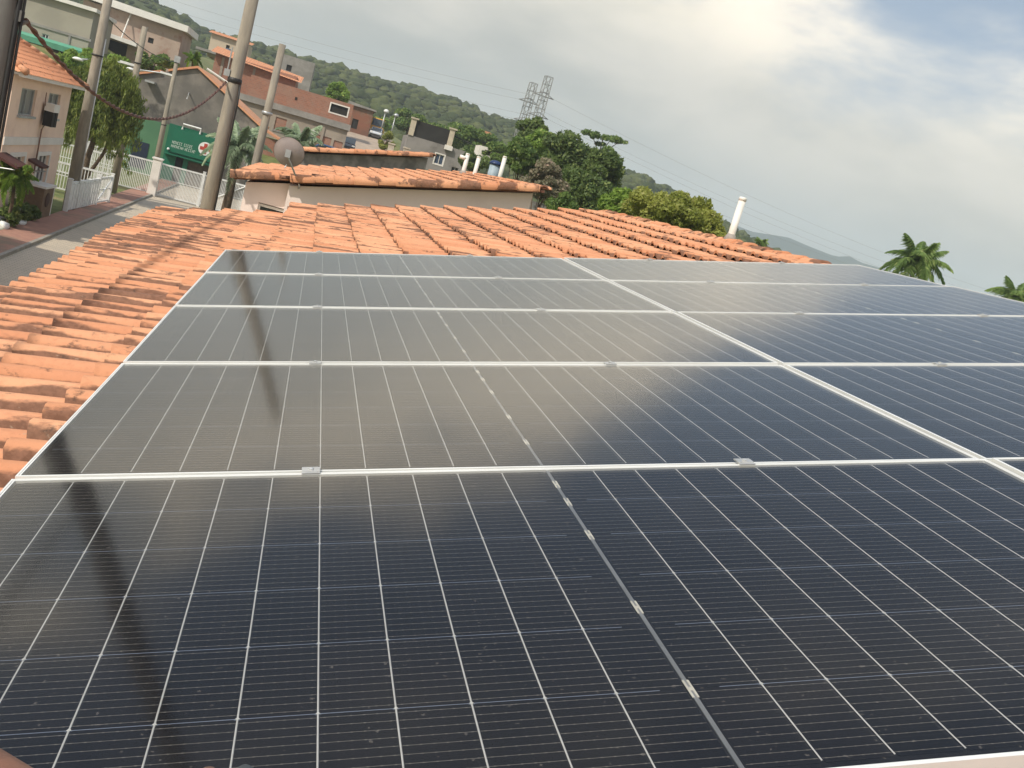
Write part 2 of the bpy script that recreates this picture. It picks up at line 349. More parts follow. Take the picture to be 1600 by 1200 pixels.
def forestmat(name, a, b, c):
    mt = bpy.data.materials.new(name); mt.use_nodes = True; t = mt.node_tree; bs = t.nodes['Principled BSDF']; bs.inputs['Roughness'].default_value = 0.9; bs.inputs['Specular IOR Level'].default_value = 0.1
    geo = N(t, 'ShaderNodeNewGeometry'); n = N(t, 'ShaderNodeTexNoise', ins={'Scale': 0.06, 'Detail': 8.0, 'Roughness': 0.7}); L(t, geo.outputs['Position'], n.inputs['Vector'])
    n2 = N(t, 'ShaderNodeTexNoise', ins={'Scale': 0.9, 'Detail': 4.0, 'Roughness': 0.7}); L(t, geo.outputs['Position'], n2.inputs['Vector'])
    f = mth(t, 'ADD', mth(t, 'MULTIPLY', n.outputs[0], 0.7), mth(t, 'MULTIPLY', geo.outputs['Random Per Island'], 0.35))
    col = mixc(t, sstep(t, f, 0.35, 0.75), a, b); col = mixc(t, mth(t, 'MULTIPLY', sstep(t, n2.outputs[0], 0.5, 0.7), 0.7), col, c)
    L(t, col, bs.inputs['Base Color'])
    bp = N(t, 'ShaderNodeBump'); bp.inputs['Strength'].default_value = 0.5; bp.inputs['Distance'].default_value = 0.5; L(t, n2.outputs[0], bp.inputs['Height']); L(t, bp.outputs[0], bs.inputs['Normal'])
    return mt
FOREST = forestmat('forest_canopy', (0.042, 0.056, 0.020), (0.098, 0.112, 0.040), (0.028, 0.040, 0.016))
SKYL = [(-500, -330), (-200, -195), (60, -60), (215, 4), (262, 24), (320, 60), (400, 80), (470, 99), (530, 116), (580, 131), (640, 145), (715, 168), (765, 190), (805, 200), (985, 278), (1050, 306), (1110, 345), (1180, 385), (1300, 445)]
HV, HF = hill_mesh('hill', SKYL, 210, 560, 760, 150, 26, 0.35, 6)
obj('hill', npmesh('hill', HV, HF, True), FOREST, kind='structure')
# tree canopies all over the hill: one mass nobody could count
def ico(sub=1):
    bm = bmesh.new(); bmesh.ops.create_icosphere(bm, subdivisions=sub, radius=1.0)
    V = np.array([v.co[:] for v in bm.verts], dtype=np.float32); F = np.array([[v.index for v in f.verts] for f in bm.faces], dtype=np.int32); bm.free(); return V, F
IV, IF = ico(2)
def blobs(name, P, Sz, mat, flat=0.8, label=None):
    Vs = []; Fs = []; o = 0
    for p, s in zip(P, Sz):
        k = 1 + 0.22 * np.sin(IV @ RNG.normal(0, 3.0, 3) + RNG.uniform(0, 6)) + 0.16 * np.sin(IV @ RNG.normal(0, 6.0, 3) + RNG.uniform(0, 6)) + RNG.uniform(-0.1, 0.1, len(IV))
        v = IV * k[:, None] * np.array([s, s, s * flat]) * RNG.uniform(0.85, 1.15, 3) + np.array(p)
        Vs.append(v); Fs.append(IF + o); o += len(IV)
    return npmesh(name, np.concatenate(Vs), np.concatenate(Fs), False)
P = []; Sz = []
HVn = np.array(HV).reshape(151, 27, 3)
for k in range(5200):
    i = RNG.integers(38, 150); j = RNG.integers(2, 16); fi, fj = RNG.uniform(0, 1, 2)
    p = HVn[i, j] * (1 - fi) * (1 - fj) + HVn[i + 1, j] * fi * (1 - fj) + HVn[i, j + 1] * (1 - fi) * fj + HVn[i + 1, j + 1] * fi * fj
    s = min(3.3, float(RNG.lognormal(0.38, 0.42))); P.append((p[0], p[1], p[2] + s * 0.2)); Sz.append(s)
o = obj('forest', blobs('forest', P, Sz, FOREST, 0.75), FOREST, kind='stuff'); tag(o, 'green forest canopy covering the long hill behind the houses', 'forest')
MV, MF = hill_mesh('mountain', [(900, 300), (1000, 322), (1060, 335), (1125, 344), (1150, 352), (1175, 362), (1207, 367), (1232, 371), (1262, 384), (1300, 399), (1312, 401), (1327, 400), (1345, 410), (1450, 440), (1600, 485), (1800, 550)], 1900, 2300, 2700, 120, 14, 0.1, 0)
obj('mountain', npmesh('mountain', MV, MF, True), forestmat('far_forest', (0.030, 0.045, 0.035), (0.045, 0.06, 0.045), (0.025, 0.035, 0.03)), kind='structure')

# ------------------------------------------------------------------ clay roof tiles
PX, PY = 0.35, 0.178                         # course and row spacing
def tile_profile(w=1.0):
    pr = [(-0.092, 0.016), (-0.082, 0.003), (-0.062, -0.006), (-0.040, -0.003)]
    for k in range(8):
        a = PI - PI * k / 7; pr.append((0.020 + 0.064 * w * math.cos(a), -0.002 + 0.072 * w * math.sin(a)))
    return pr
def tile_arrays(seed):
    rg = np.random.default_rng(seed); lo = tile_profile(1.05); up = tile_profile(0.88); n = len(lo)
    V = []
    for k, (y, z) in enumerate(lo): V.append((-0.02 + rg.normal(0, 0.002), y, z + 0.030 + rg.normal(0, 0.0008)))
    for k, (y, z) in enumerate(up): V.append((0.375, y, z - 0.006))
    for k, (y, z) in enumerate(lo): V.append((-0.02, y * 0.99, z + 0.008))
    F = [(k, k + n, k + 1 + n, k + 1) for k in range(n - 1)] + [(2 * n + k, k, k + 1, 2 * n + k + 1) for k in range(n - 1)]
    return np.array(V, dtype=np.float32), np.array(F, dtype=np.int32)
TV = [tile_arrays(s) for s in range(5)]
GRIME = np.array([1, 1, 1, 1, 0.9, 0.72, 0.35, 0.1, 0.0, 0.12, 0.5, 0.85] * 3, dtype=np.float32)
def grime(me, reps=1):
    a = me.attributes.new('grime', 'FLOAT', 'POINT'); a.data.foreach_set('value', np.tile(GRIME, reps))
TMESH = []
for V_, F_ in TV:
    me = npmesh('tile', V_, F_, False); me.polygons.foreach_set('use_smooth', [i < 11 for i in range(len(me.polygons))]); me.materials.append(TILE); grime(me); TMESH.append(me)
def tile_roof(roof, frame, x0, nc, y0, y1f, zb, nobj, skip=None, mat=TILE, eave_shift=None):
    """roof: parent object whose matrix is `frame`; courses run up x, rows along y. Largest in view -> objects, rest -> one part"""
    cand = []
    for c in range(nc):
        x = x0 + c * PX; ye = y1f(x)
        for r_ in range(int((ye - y0) / PY)):
            y = y0 + r_ * PY + (0.0 if c % 2 else 0.012)
            xx = x + (eave_shift(y) if c == 0 and eave_shift else 0.0)
            sag = 0.012 * math.sin(y * 0.9 + c) + 0.008 * math.sin(y * 2.3 + x)
            T = Matrix.Translation((xx + random.gauss(0, 0.010 if c == 0 else 0.007), y + random.gauss(0, 0.003), zb + sag * 0.25 + random.gauss(0, 0.0015))) @ Euler((random.gauss(0, 0.014), random.gauss(0, 0.006), random.gauss(0, 0.009))).to_matrix().to_4x4()
            sc = 0.0
            if nobj and not (skip and skip(x, y)):
                q = [proj(frame @ T @ Vector(p)) for p in ((0, -0.09, 0.03), (PX, -0.09, 0.03), (PX, 0.09, 0.03), (0, 0.09, 0.03))]
                if all(q) and any(-10 < a[0] < 1610 and -10 < a[1] < 1210 for a in q):
                    sc = abs(sum(q[i][0] * q[(i + 1) % 4][1] - q[(i + 1) % 4][0] * q[i][1] for i in range(4))) / 2
            cand.append((sc, random.randrange(5), T))
    cand.sort(key=lambda a: -a[0])
    for k, (sc, v, T) in enumerate(cand[:nobj]):
        o = bpy.data.objects.new('tile', TMESH[v]); COL.objects.link(o); o.parent = roof; o.matrix_local = T
    rest = cand[nobj:]
    if rest:
        Vs = []; Fs = []; o = 0
        for sc, v, T in rest:
            M4 = np.array(T, dtype=np.float32); V_, F_ = TV[v]
            Vs.append(V_ @ M4[:3, :3].T + M4[:3, 3]); Fs.append(F_ + o); o += len(V_)
        me = npmesh('tile_field', np.concatenate(Vs), np.concatenate(Fs), True)
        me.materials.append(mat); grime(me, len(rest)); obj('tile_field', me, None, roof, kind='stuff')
def cap_mesh(name, r, ln, mat, along='y', wrap=0.0):
    m_ = MB(); n = 9; prof = []
    for s_, rr, zz in ((0, r * 1.06, 0.012), (ln, r * 0.9, 0.0)):
        for k in range(n + 1):
            a = -wrap + (PI + 2 * wrap) * k / n; prof.append((rr * math.cos(a), s_, rr * (0.85 if not wrap else 1.0) * math.sin(a) + zz))
    for k in range(n + 1):
        a = -wrap + (PI + 2 * wrap) * k / n; prof.append((r * 0.93 * math.cos(a), 0.0, r * (0.75 if not wrap else 0.92) * math.sin(a)))
    fs = [(k, k + 1, k + n + 2, k + n + 1) for k in range(n)] + [(k + 2 * n + 2, k + 1 + 2 * n + 2, k + 1, k) for k in range(n)]
    if along == 'x': prof = [(y, -x, z) for x, y, z in prof]
    m_.add(prof, fs); me = m_.mesh(name, True); me.materials.append(mat)
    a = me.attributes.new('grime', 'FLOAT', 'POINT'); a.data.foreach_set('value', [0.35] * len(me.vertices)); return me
def place(mesh, name, parent, T):
    o = bpy.data.objects.new(name, mesh); COL.objects.link(o); o.parent = parent; o.matrix_local = T; return o
RIDGE = cap_mesh('ridge_tile', 0.095, 0.42, TILE, 'y')
VERGE = cap_mesh('verge_tile', 0.100, 0.46, TILE_FAR, 'x', 0.6)

# ------------------------------------------------------------------ the house under the panels
RIDGE_X = 4.93
house = thing('house', 'orange clay tiled house roof that carries the solar panels, seen from above', 'house', (1.5, 4.0, 0))
hinv = Matrix.Translation((-1.5, -4.0, 0))
wl = MB(); eave = -0.75
def zr(x, off): return ORG.z + (x * math.sin(TH) + off * math.cos(TH))
xa, xb = -0.55, RIDGE_X * math.cos(TH); xc = 2 * xb - xa
za, zb_ = ORG.z + xa * math.tan(TH) - 0.22, ORG.z + xb * math.tan(TH) - 0.22
wl.prism([(xa - 1.5, 0), (xb - 1.5, 0), (xb - 1.5, zb_), (xa - 1.5, za)], -3.6 - 4, 9.45 - 4)
wl.prism([(0.35 - 1.5, 0.02), (xb - 0.02 - 1.5, 0.02), (xb - 0.02 - 1.5, zb_ - 0.01), (0.35 - 1.5, ORG.z + 0.35 * math.tan(TH) - 0.23)], 9.45 - 4, 11.0 - 4)
obj('wall', wl, PINK, house)
sl_ = MB(); sl_.box(-0.85, RIDGE_X, -4.0, 9.7, -0.20, -0.155); sl_.box(0.20, RIDGE_X, 9.7, 11.3, -0.20, -0.155)
roof = obj('roof', sl_, pmat('roof_boards', (0.22, 0.10, 0.06), (0.16, 0.07, 0.045), 5, 0.95), house); roof.matrix_local = hinv @ ROOF
def under(x, y): return -0.12 < x < 4.6 and -1.1 < y < 4.55
def yend(x): return 9.85 if x < 0.08 else 11.35 + 0.22 * x
tile_roof(roof, ROOF, -1.16, 17, -4.0, yend, -0.150, 300, under, eave_shift=lambda y: 0.24 * (1 - sm(2.6, 8.0, y)))
for k in range(40):
    y = 12.25 - k * 0.37
    if y < -4: break
    place(RIDGE, 'ridge_tile', roof, Matrix.Translation((RIDGE_X + random.gauss(0, 0.008), y + 0.05, -0.172 + random.gauss(0, 0.004))) @ Euler((random.gauss(0, 0.02), 0.10, random.gauss(0, 0.03))).to_matrix().to_4x4())

# ------------------------------------------------------------------ solar panels
W, H, G = 2.316, 1.134, 0.022
CXP, CYP, CG = 0.1026, 0.1827, 0.0066
def cellmat():
    mt = bpy.data.materials.new('silicon_cell'); mt.use_nodes = True; t = mt.node_tree; b = t.nodes['Principled BSDF']
    tc = N(t, 'ShaderNodeTexCoord'); sp = N(t, 'ShaderNodeSeparateXYZ'); L(t, tc.outputs['Object'], sp.inputs[0]); oi = N(t, 'ShaderNodeObjectInfo')
    q = mth(t, 'ABSOLUTE', mth(t, 'SUBTRACT', mth(t, 'FRACT', mth(t, 'DIVIDE', sp.outputs[1], CYP / 10)), 0.5))       # ten wires across the cell
    dash = mth(t, 'ABSOLUTE', mth(t, 'SUBTRACT', mth(t, 'FRACT', mth(t, 'DIVIDE', sp.outputs[0], 0.0171)), 0.5))
    wd = mth(t, 'ADD', 0.028, mth(t, 'MULTIPLY', mth(t, 'LESS_THAN', dash, 0.09), 0.026))
    line = mth(t, 'LESS_THAN', q, wd)
    n = N(t, 'ShaderNodeTexNoise', ins={'Scale': 3.0, 'Detail': 2.0}); geo = N(t, 'ShaderNodeNewGeometry'); L(t, geo.outputs['Position'], n.inputs['Vector'])
    base = mixc(t, oi.outputs['Random'], (0.0075, 0.0080, 0.0105), (0.0115, 0.0110, 0.0130))
    L(t, mixc(t, line, base, (0.155, 0.145, 0.13)), b.inputs['Base Color'])
    b.inputs['Roughness'].default_value = 0.14; b.inputs['Specular IOR Level'].default_value = 0.14
    return mt
def glassmat():
    mt = bpy.data.materials.new('panel_glass'); mt.use_nodes = True; t = mt.node_tree; t.nodes.remove(t.nodes['Principled BSDF'])
    out = t.nodes['Material Output']; tr = N(t, 'ShaderNodeBsdfTransparent'); tr.inputs[0].default_value = (0.97, 0.975, 0.97, 1)
    gl = N(t, 'ShaderNodeBsdfGlossy', ins={'Roughness': 0.09}); gl.inputs[0].default_value = (0.96, 0.96, 0.96, 1)
    df = N(t, 'ShaderNodeBsdfDiffuse'); df.inputs[0].default_value = (0.42, 0.38, 0.33, 1)
    geo = N(t, 'ShaderNodeNewGeometry'); n = N(t, 'ShaderNodeTexNoise', ins={'Scale': 2.4, 'Detail': 8.0, 'Roughness': 0.7}); L(t, geo.outputs['Position'], n.inputs['Vector'])
    n2 = N(t, 'ShaderNodeTexNoise', ins={'Scale': 110.0, 'Detail': 0.0}); L(t, geo.outputs['Position'], n2.inputs['Vector'])
    dust = mth(t, 'ADD', mth(t, 'MULTIPLY', sstep(t, n.outputs[0], 0.35, 0.8), 0.012), mth(t, 'MULTIPLY', sstep(t, n2.outputs[0], 0.80, 0.83), 0.15))
    a = N(t, 'ShaderNodeMixShader'); L(t, mth(t, 'ADD', dust, 0.004), a.inputs[0]); L(t, tr.outputs[0], a.inputs[1]); L(t, df.outputs[0], a.inputs[2])
    fr = N(t, 'ShaderNodeFresnel'); fr.inputs[0].default_value = 1.50
    bsum = N(t, 'ShaderNodeMixShader'); L(t, fr.outputs[0], bsum.inputs[0]); L(t, a.outputs[0], bsum.inputs[1]); L(t, gl.outputs[0], bsum.inputs[2]); L(t, bsum.outputs[0], out.inputs[0])
    # faint roll of the textured solar glass
    bp = N(t, 'ShaderNodeBump'); bp.inputs['Strength'].default_value = 0.05; bp.inputs['Distance'].default_value = 0.004
    n4 = N(t, 'ShaderNodeTexNoise', ins={'Scale': 5.0, 'Detail': 1.0}); L(t, geo.outputs['Position'], n4.inputs['Vector']); L(t, n4.outputs[0], bp.inputs['Height']); L(t, bp.outputs[0], gl.inputs['Normal'])
    return mt
CELL = cellmat(); PGLASS = glassmat()
BACK = pmat('black_backsheet', (0.010, 0.010, 0.012), (0.014, 0.014, 0.016), 8, 0.16, spec=0.14)
RIBM = pmat('tinned_ribbon', (0.80, 0.80, 0.78), (0.74, 0.74, 0.72), 30, 0.20, 0.25, spec=0.8)
CROSSM = pmat('cell_gap_strip', (0.20, 0.235, 0.31), (0.17, 0.20, 0.265), 20, 0.5)
STRIPM = pmat('junction_strip', (0.28, 0.29, 0.30), (0.23, 0.24, 0.25), 8, 0.45, 0.3)
TABM = pmat('junction_label', (0.62, 0.60, 0.52), (0.52, 0.50, 0.44), 60, 0.5)
cm = MB(); ch = 0.004; hx, hy = (CXP - 0.0026) / 2, (CYP - 0.0014) / 2          # half cell, corners clipped
cm.add([(-hx + ch, -hy, 0), (hx - ch, -hy, 0), (hx, -hy + ch, 0), (hx, hy - ch, 0), (hx - ch, hy, 0), (-hx + ch, hy, 0), (-hx, hy - ch, 0), (-hx, -hy + ch, 0)], [tuple(range(8))])
cm.add([(x, y, z - 0.0009) for x, y, z in cm.v[:8]], []); cm.f += [(i, i + 8, (i + 1) % 8 + 8, (i + 1) % 8) for i in range(8)]
CELLME = cm.mesh('cell'); CELLME.materials.append(CELL)
def cell_x(k): return (k - 11) * CXP + (CG if k >= 11 else -CG) + CXP / 2       # k 0..21
def cell_y(l): return H / 2 - 0.0135 - CYP * (l + 0.5)                            # l 0..5 from the far edge
fm = MB()
def fbar(x0, x1, y0, y1, z0, z1): fm.box(x0, x1, y0, y1, z0, z1)
LP = 0.0088
hw, hh = W / 2, H / 2
for s_ in (-1, 1):
    fm.box(-hw, hw, *(sorted((s_ * hh, s_ * (hh - 0.0042)))), -0.035, 0.0)
    fm.box(-hw + 0.0042, hw - 0.0042, *(sorted((s_ * (hh - 0.0052), s_ * (hh - LP)))), -0.030, -0.0008)
    fm.box(*(sorted((s_ * hw, s_ * (hw - 0.0042)))), -hh + 0.0042, hh - 0.0042, -0.035, -0.0002)
    fm.box(*(sorted((s_ * (hw - 0.0052), s_ * (hw - LP)))), -hh + LP, hh - LP, -0.030, -0.0009)
fm.box(-hw + 0.0055, hw - 0.0055, -hh + 0.0055, hh - 0.0055, -0.034, -0.0302)
FRAMEME = fm.mesh('frame'); FRAMEME.materials.append(ALU)
gm = MB(); e = 0.0085; gm.add([(-hw + e, -hh + e, -0.0018), (hw - e, -hh + e, -0.0018), (hw - e, hh - e, -0.0018), (-hw + e, hh - e, -0.0018)], [(0, 1, 2, 3)])
GLASSME = gm.mesh('glass'); GLASSME.materials.append(PGLASS)
bm_ = MB(); bm_.box(-hw + 0.0125, hw - 0.0125, -hh + 0.0125, hh - 0.0125, -0.012, -0.0062); BACKME = bm_.mesh('backsheet'); BACKME.materials.append(BACK)
rm = MB(); ytop, ybot = cell_y(0) + CYP / 2 - 0.004, cell_y(5) - CYP / 2 + 0.004
for k in range(1, 22):                         # ribbons in the long gaps: low half-round strips
    if k == 11: continue
    x = cell_x(k) - CXP / 2; rr = 0.0015; n = 6
    vs_ = [(x + rr * math.cos(PI * i / n), y, -0.0056 + 0.0016 * math.sin(PI * i / n)) for y in (ybot, ytop) for i in range(n + 1)]
    rm.add(vs_, [(i, i + 1, i + n + 2, i + n + 1) for i in range(n)])
    for l in range(1, 6):                      # bright spot where four clipped corners meet
        y = cell_y(l) + CYP / 2; d = 0.0034
        rm.add([(x - d, y, -0.0044), (x, y - d, -0.0038), (x + d, y, -0.0044), (x, y + d, -0.0038)], [(0, 1, 2, 3)])
RIBME = rm.mesh('gap_ribbons', True); RIBME.materials.append(RIBM)
xm = MB()
for l in range(1, 6):
    y = cell_y(l) + CYP / 2
    for sx in (-1, 1): xm.box(*sorted((sx * 0.045, sx * (11 * CXP + CG))), y - 0.00075, y + 0.00075, -0.0062, -0.0048)
CROSSME = xm.mesh('cross_strips'); CROSSME.materials.append(CROSSM)
jm = MB(); jm.box(-0.0034, 0.0034, ybot - 0.004, ytop + 0.008, -0.0062, -0.0046); JUNCME = jm.mesh('junction_strip'); JUNCME.materials.append(STRIPM)
tm = MB(); tm.box(-0.0052, -0.0018, -0.022, 0.022, 0, 0.0010); tm.box(0.0018, 0.0052, -0.022, 0.022, 0, 0.0010); tm.box(-0.0018, 0.0018, -0.004, 0.004, 0, 0.0008); TABME = tm.mesh('junction_tab'); TABME.materials.append(TABM)
kl = MB(); kl.box(-0.020, 0.020, -0.0205, -0.0112, 0.0004, 0.0028); kl.box(-0.020, 0.020, -0.0112, 0.0112, 0.0006, 0.0040); kl.box(-0.020, 0.020, 0.0112, 0.0195, 0.0004, 0.0030)
kl.lathe([(0.0062, 0.0), (0.0062, 0.0035), (0.0040, 0.0048)], (0, 0.0, 0.0040), 6); CLAMPME = kl.mesh('clamp'); CLAMPME.materials.append(pmat('clamp_aluminium', (0.62, 0.62, 0.60), (0.54, 0.54, 0.52), 20, 0.35, 0.55))
rl = MB(); rl.box(-0.02, 0.02, -hh - 0.011, hh + 0.011, -0.074, -0.0352); RAILME = rl.mesh('rail'); RAILME.materials.append(STEEL)
rowname = ['nearest', 'second', 'third', 'fourth', 'farthest']
for c in range(2):
    for r_ in range(5):
        X0 = c * (W + 0.020); Y0 = -H + r_ * (H + G)
        lab = '%s solar panel of the %s column, silver framed with dark cells' % (rowname[r_], 'left' if c == 0 else 'right')
        p = thing('solar_panel', lab, 'solar panel', group='solar panels on the tiled roof')
        tilt = {0: 0.75, 1: -0.30, 2: 0.05, 3: -0.1, 4: 0.15}[r_] + (0.12 if c else 0); roll = random.uniform(-0.12, 0.12)
        p.matrix_world = ROOF @ Matrix.Translation((X0 + hw, Y0 + hh, 0)) @ Matrix.Rotation(R(tilt), 4, 'X') @ Matrix.Rotation(R(roll), 4, 'Y')
        for nm, me in (('frame', FRAMEME), ('glass', GLASSME), ('backsheet', BACKME), ('junction_strip', JUNCME)):
            place(me, nm, p, Matrix())
        for nm, me in (('gap_ribbons', RIBME), ('cross_strips', CROSSME)):
            o = place(me, nm, p, Matrix()); o['kind'] = 'stuff'
        for dy in (0.52, 0.40, 0.20, -0.12, -0.40):
            place(TABME, 'junction_tab', p, Matrix.Translation((0.0, dy * 0.9 + random.uniform(-0.01, 0.01), -0.0046)))
        for k in range(22):
            for l in range(6): place(CELLME, 'cell', p, Matrix.Translation((cell_x(k), cell_y(l), -0.0048)))
        for x in (-0.54, 0.50):
            place(CLAMPME, 'clamp', p, Matrix.Translation((x + (0.03 if c else 0), hh + G / 2, 0.0)))
            place(RAILME, 'rail', p, Matrix.Translation((x, 0, 0)))

# white vent pipe by the ridge
def vent_pipe(base, h, r, label, tee=False, lean=(0, 0), group='white vent pipes on the roofs'):
    v = thing('vent_pipe', label, 'pipe', base, group=group)
    m_ = MB(); m_.tube([(0, 0, -0.4), (lean[0] * h, lean[1] * h, h)], r, 14); obj('pipe', m_, PVC, v, True)
    m_ = MB(); m_.lathe([(r * 1.05, -0.03), (r * 1.06, 0.0), (r * 0.9, 0.010)], (lean[0] * h, lean[1] * h, h), 14); obj('cap', m_, PVC, v, True)
    m_ = MB(); m_.lathe([(r * 1.9, -0.10), (r * 1.6, -0.02), (r * 1.08, 0.025)], (0, 0, 0), 12); obj('mortar_collar', m_, pmat('mortar', (0.36, 0.32, 0.28), (0.28, 0.25, 0.22), 12, 0.95), v, True)
    if tee:
        m_ = MB(); m_.tube([(0, 0, h * 0.72), (-r * 3.4, 0, h * 0.74)], r * 0.95, 10); obj('branch', m_, PVC, v, True)
    return v
b0 = ROOF @ Vector((4.97, 7.75, -0.06))
vent_pipe(b0, 0.42, 0.040, 'white vent pipe standing at the ridge above the solar panels')
# ------------------------------------------------------------------ neighbouring houses of the same row
BRICK_END = 0
def row_house(label, dz, yf_left, yf_right, y_back, xl, xr, wallmat, vergemat, win=True, split=0.02, tilecount=0):
    """the next houses along the row: same pitch, tiled verge towards the camera, rendered gable wall below it"""
    h = thing('row_house', label, 'house', (2.0, yf_right, 0))
    inv = Matrix.Translation((-2.0, -yf_right, 0))
    zt = lambda x, o: ORG.z + dz + x * math.tan(TH) + o
    w_ = MB()
    # right gable wall
    yw = yf_right + 0.30
    w_.prism([(split - 2, 0), (xr - 0.12 - 2, 0), (xr - 0.12 - 2, zt(xr, -0.26)), (split - 2, zt(split, -0.26))], yw - yf_right, y_back - 0.3 - yf_right)
    obj('gable_wall', w_, wallmat, h)
    if xl < split - 0.1:
        w_ = MB(); yl = yf_left + 0.30; xw = xl + 0.28
        zo = zt(-0.3, -0.26) - 0.46                     # lintel of the small window
        xo0, xo1 = -0.52, 0.0
        yb = y_back - 0.3 - yf_right
        w_.box(xw - 2, xo0 - 2, yl - yf_right, yb, 0, zo)
        w_.prism([(xw - 2, zo), (split - 0.002 - 2, zo), (split - 0.002 - 2, zt(split, -0.262)), (xw - 2, zt(xw, -0.262))], yl - yf_right, yb)
        w_.box(xo0 - 2, split - 0.002 - 2, yl - yf_right + 0.16, yb, 0, zo)
        w_.box(xo0 - 2, split - 0.002 - 2, yl - yf_right, yl - yf_right + 0.16, 0, zo - 1.0)
        obj('side_wall', w_, wallmat, h)
        w_ = MB(); w_.box(xo0 - 2, split - 0.01 - 2, yl - yf_right + 0.10, yl - yf_right + 0.15, zo - 1.0, zo - 0.02); wn = obj('window', w_, GLASS, h)
        w_ = MB(); w_.box(xo0 - 2, xo0 + 0.05 - 2, yl - yf_right + 0.04, yl - yf_right + 0.095, zo - 1.0, zo - 0.02); w_.box(xo0 + 0.052 - 2, split - 0.01 - 2, yl - yf_right + 0.04, yl - yf_right + 0.095, zo - 0.07, zo - 0.02); obj('window_frame', w_, BAND, wn)
    FRM = Matrix.Translation((0, 0, ORG.z + dz)) @ Matrix.Rotation(-TH, 4, 'Y')
    ct = 1 / math.cos(TH)
    s_ = MB(); s_.box(split * ct, xr * ct, yf_right + 0.05, y_back, -0.20, -0.155)
    if xl < split - 0.1: s_.box(xl * ct, split * ct, yf_left + 0.05, y_back, -0.20, -0.155)
    rf = obj('roof', s_, MATS['roof_boards'], h); rf.matrix_local = inv @ FRM
    nc = int((xr - xl) * ct / PX)
    # field of tiles, clear of the verge row
    V0 = []
    sp2 = split * ct
    def yb_(x): return y_back
    cand = []
    Vs = []; Fs = []; o = 0
    for c in range(nc + 1):
        x = xl * ct - 0.04 + c * PX; y0 = (yf_left if x < sp2 - 0.2 else yf_right) + 0.18
        for r_ in range(int((y_back - y0) / PY)):
            T = Matrix.Translation((x + random.gauss(0, 0.01), y0 + r_ * PY, -0.142 + random.gauss(0, 0.003))) @ Euler((random.gauss(0, 0.03), random.gauss(0, 0.008), random.gauss(0, 0.02))).to_matrix().to_4x4()
            M4 = np.array(T, dtype=np.float32); V_, F_ = TV[random.randrange(5)]
            Vs.append(V_ @ M4[:3, :3].T + M4[:3, 3]); Fs.append(F_ + o); o += len(V_)
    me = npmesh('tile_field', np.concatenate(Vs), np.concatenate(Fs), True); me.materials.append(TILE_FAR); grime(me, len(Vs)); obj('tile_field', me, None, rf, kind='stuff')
    x = xl * ct - 0.06
    while x < xr * ct - 0.40:
        y = (yf_left if x < sp2 - 0.3 else yf_right)
        place(VERGE, 'verge_tile', rf, Matrix.Translation((x, y + 0.07 + random.gauss(0, 0.008), -0.125 + random.gauss(0, 0.006))) @ Euler((random.gauss(0, 0.03), random.gauss(0, 0.012), random.gauss(0, 0.015))).to_matrix().to_4x4())
        x += 0.40
    for k in range(int((y_back - yf_right) / 0.37)):
        place(RIDGE, 'ridge_tile', rf, Matrix.Translation((xr * ct, y_back - 0.4 - k * 0.37, -0.15)) @ Euler((0, 0.12, random.gauss(0, 0.02))).to_matrix().to_4x4())
    return h
row_house('pinkish rendered house with orange tiled roof directly beyond the panel roof', 0.16, 18.1, 17.0, 27.5, -1.12, 4.82, PALE, TILE_FAR)
STAIN = pmat('stained_grey_wall', (0.30, 0.285, 0.26), (0.17, 0.165, 0.15), 2.2, 0.95, c3=(0.11, 0.105, 0.095), s3=0.8)
row_house('farther row house with stained grey gable under an orange verge', 0.62, 34.0, 34.0, 43.0, -0.35, 4.35, STAIN, TILE_FAR, split=-0.35)

for (u, v, h_, tee, lab) in ((724, 268, 0.50, True, 'white vent pipe with side branch on the tiled roof, leftmost of three'), (741, 274, 0.52, False, 'short white vent pipe in the middle of three on the tiled roof'), (780, 279, 0.62, False, 'tall white vent pipe on the tiled roof beside the blue tank')):
    vent_pipe(at(u, v, 25.0), h_, 0.058, lab, tee)

# satellite dish on the corner of the neighbouring house
dc = at(450, 240, 16.75); db = at(467, 293, 17.25)
dish = thing('satellite_dish', 'round grey satellite dish on a bent arm at the neighbour house corner', 'satellite dish', db)
dd = dc - db
DISHM = pmat('dish_grey', (0.36, 0.30, 0.285), (0.31, 0.26, 0.25), 4, 0.55)
m_ = MB(); n = 28; prof = [(0.0, 0.0), (0.08, 0.006), (0.16, 0.026), (0.23, 0.055), (0.285, 0.088), (0.292, 0.088)]
m_.lathe([(max(r_, 0.002), z) for r_, z in prof], (0, 0, 0), n); bowl = obj('reflector', m_, DISHM, dish, True)
bowl.location = dd; bowl.rotation_euler = Vector((0.12, 0.93, 0.36)).to_track_quat('Z', 'Y').to_euler()
m_ = MB(); m_.tube([dd * 0.0 + Vector((0, 0.05, -0.02)), (0, -0.12, 0.05), dd + Vector((0.01, -0.03, -0.05)), dd + Vector((0, -0.01, 0.0))], 0.017, 8); obj('mast', m_, STEEL, dish, True)
m_ = MB(); m_.box(-0.05, 0.05, -0.045, -0.005, -0.07, 0.07, Matrix.Translation(dd)); obj('bracket', m_, STEEL, dish)
m_ = MB(); m_.tube([dd + Vector((0, 0.02, -0.27)), dd + Vector((0.05, 0.34, -0.10))], 0.011, 6); m_.tube([dd + Vector((0.05, 0.32, -0.12)), dd + Vector((0.05, 0.36, -0.05))], 0.028, 8); obj('feed_arm', m_, STEEL, dish, True)

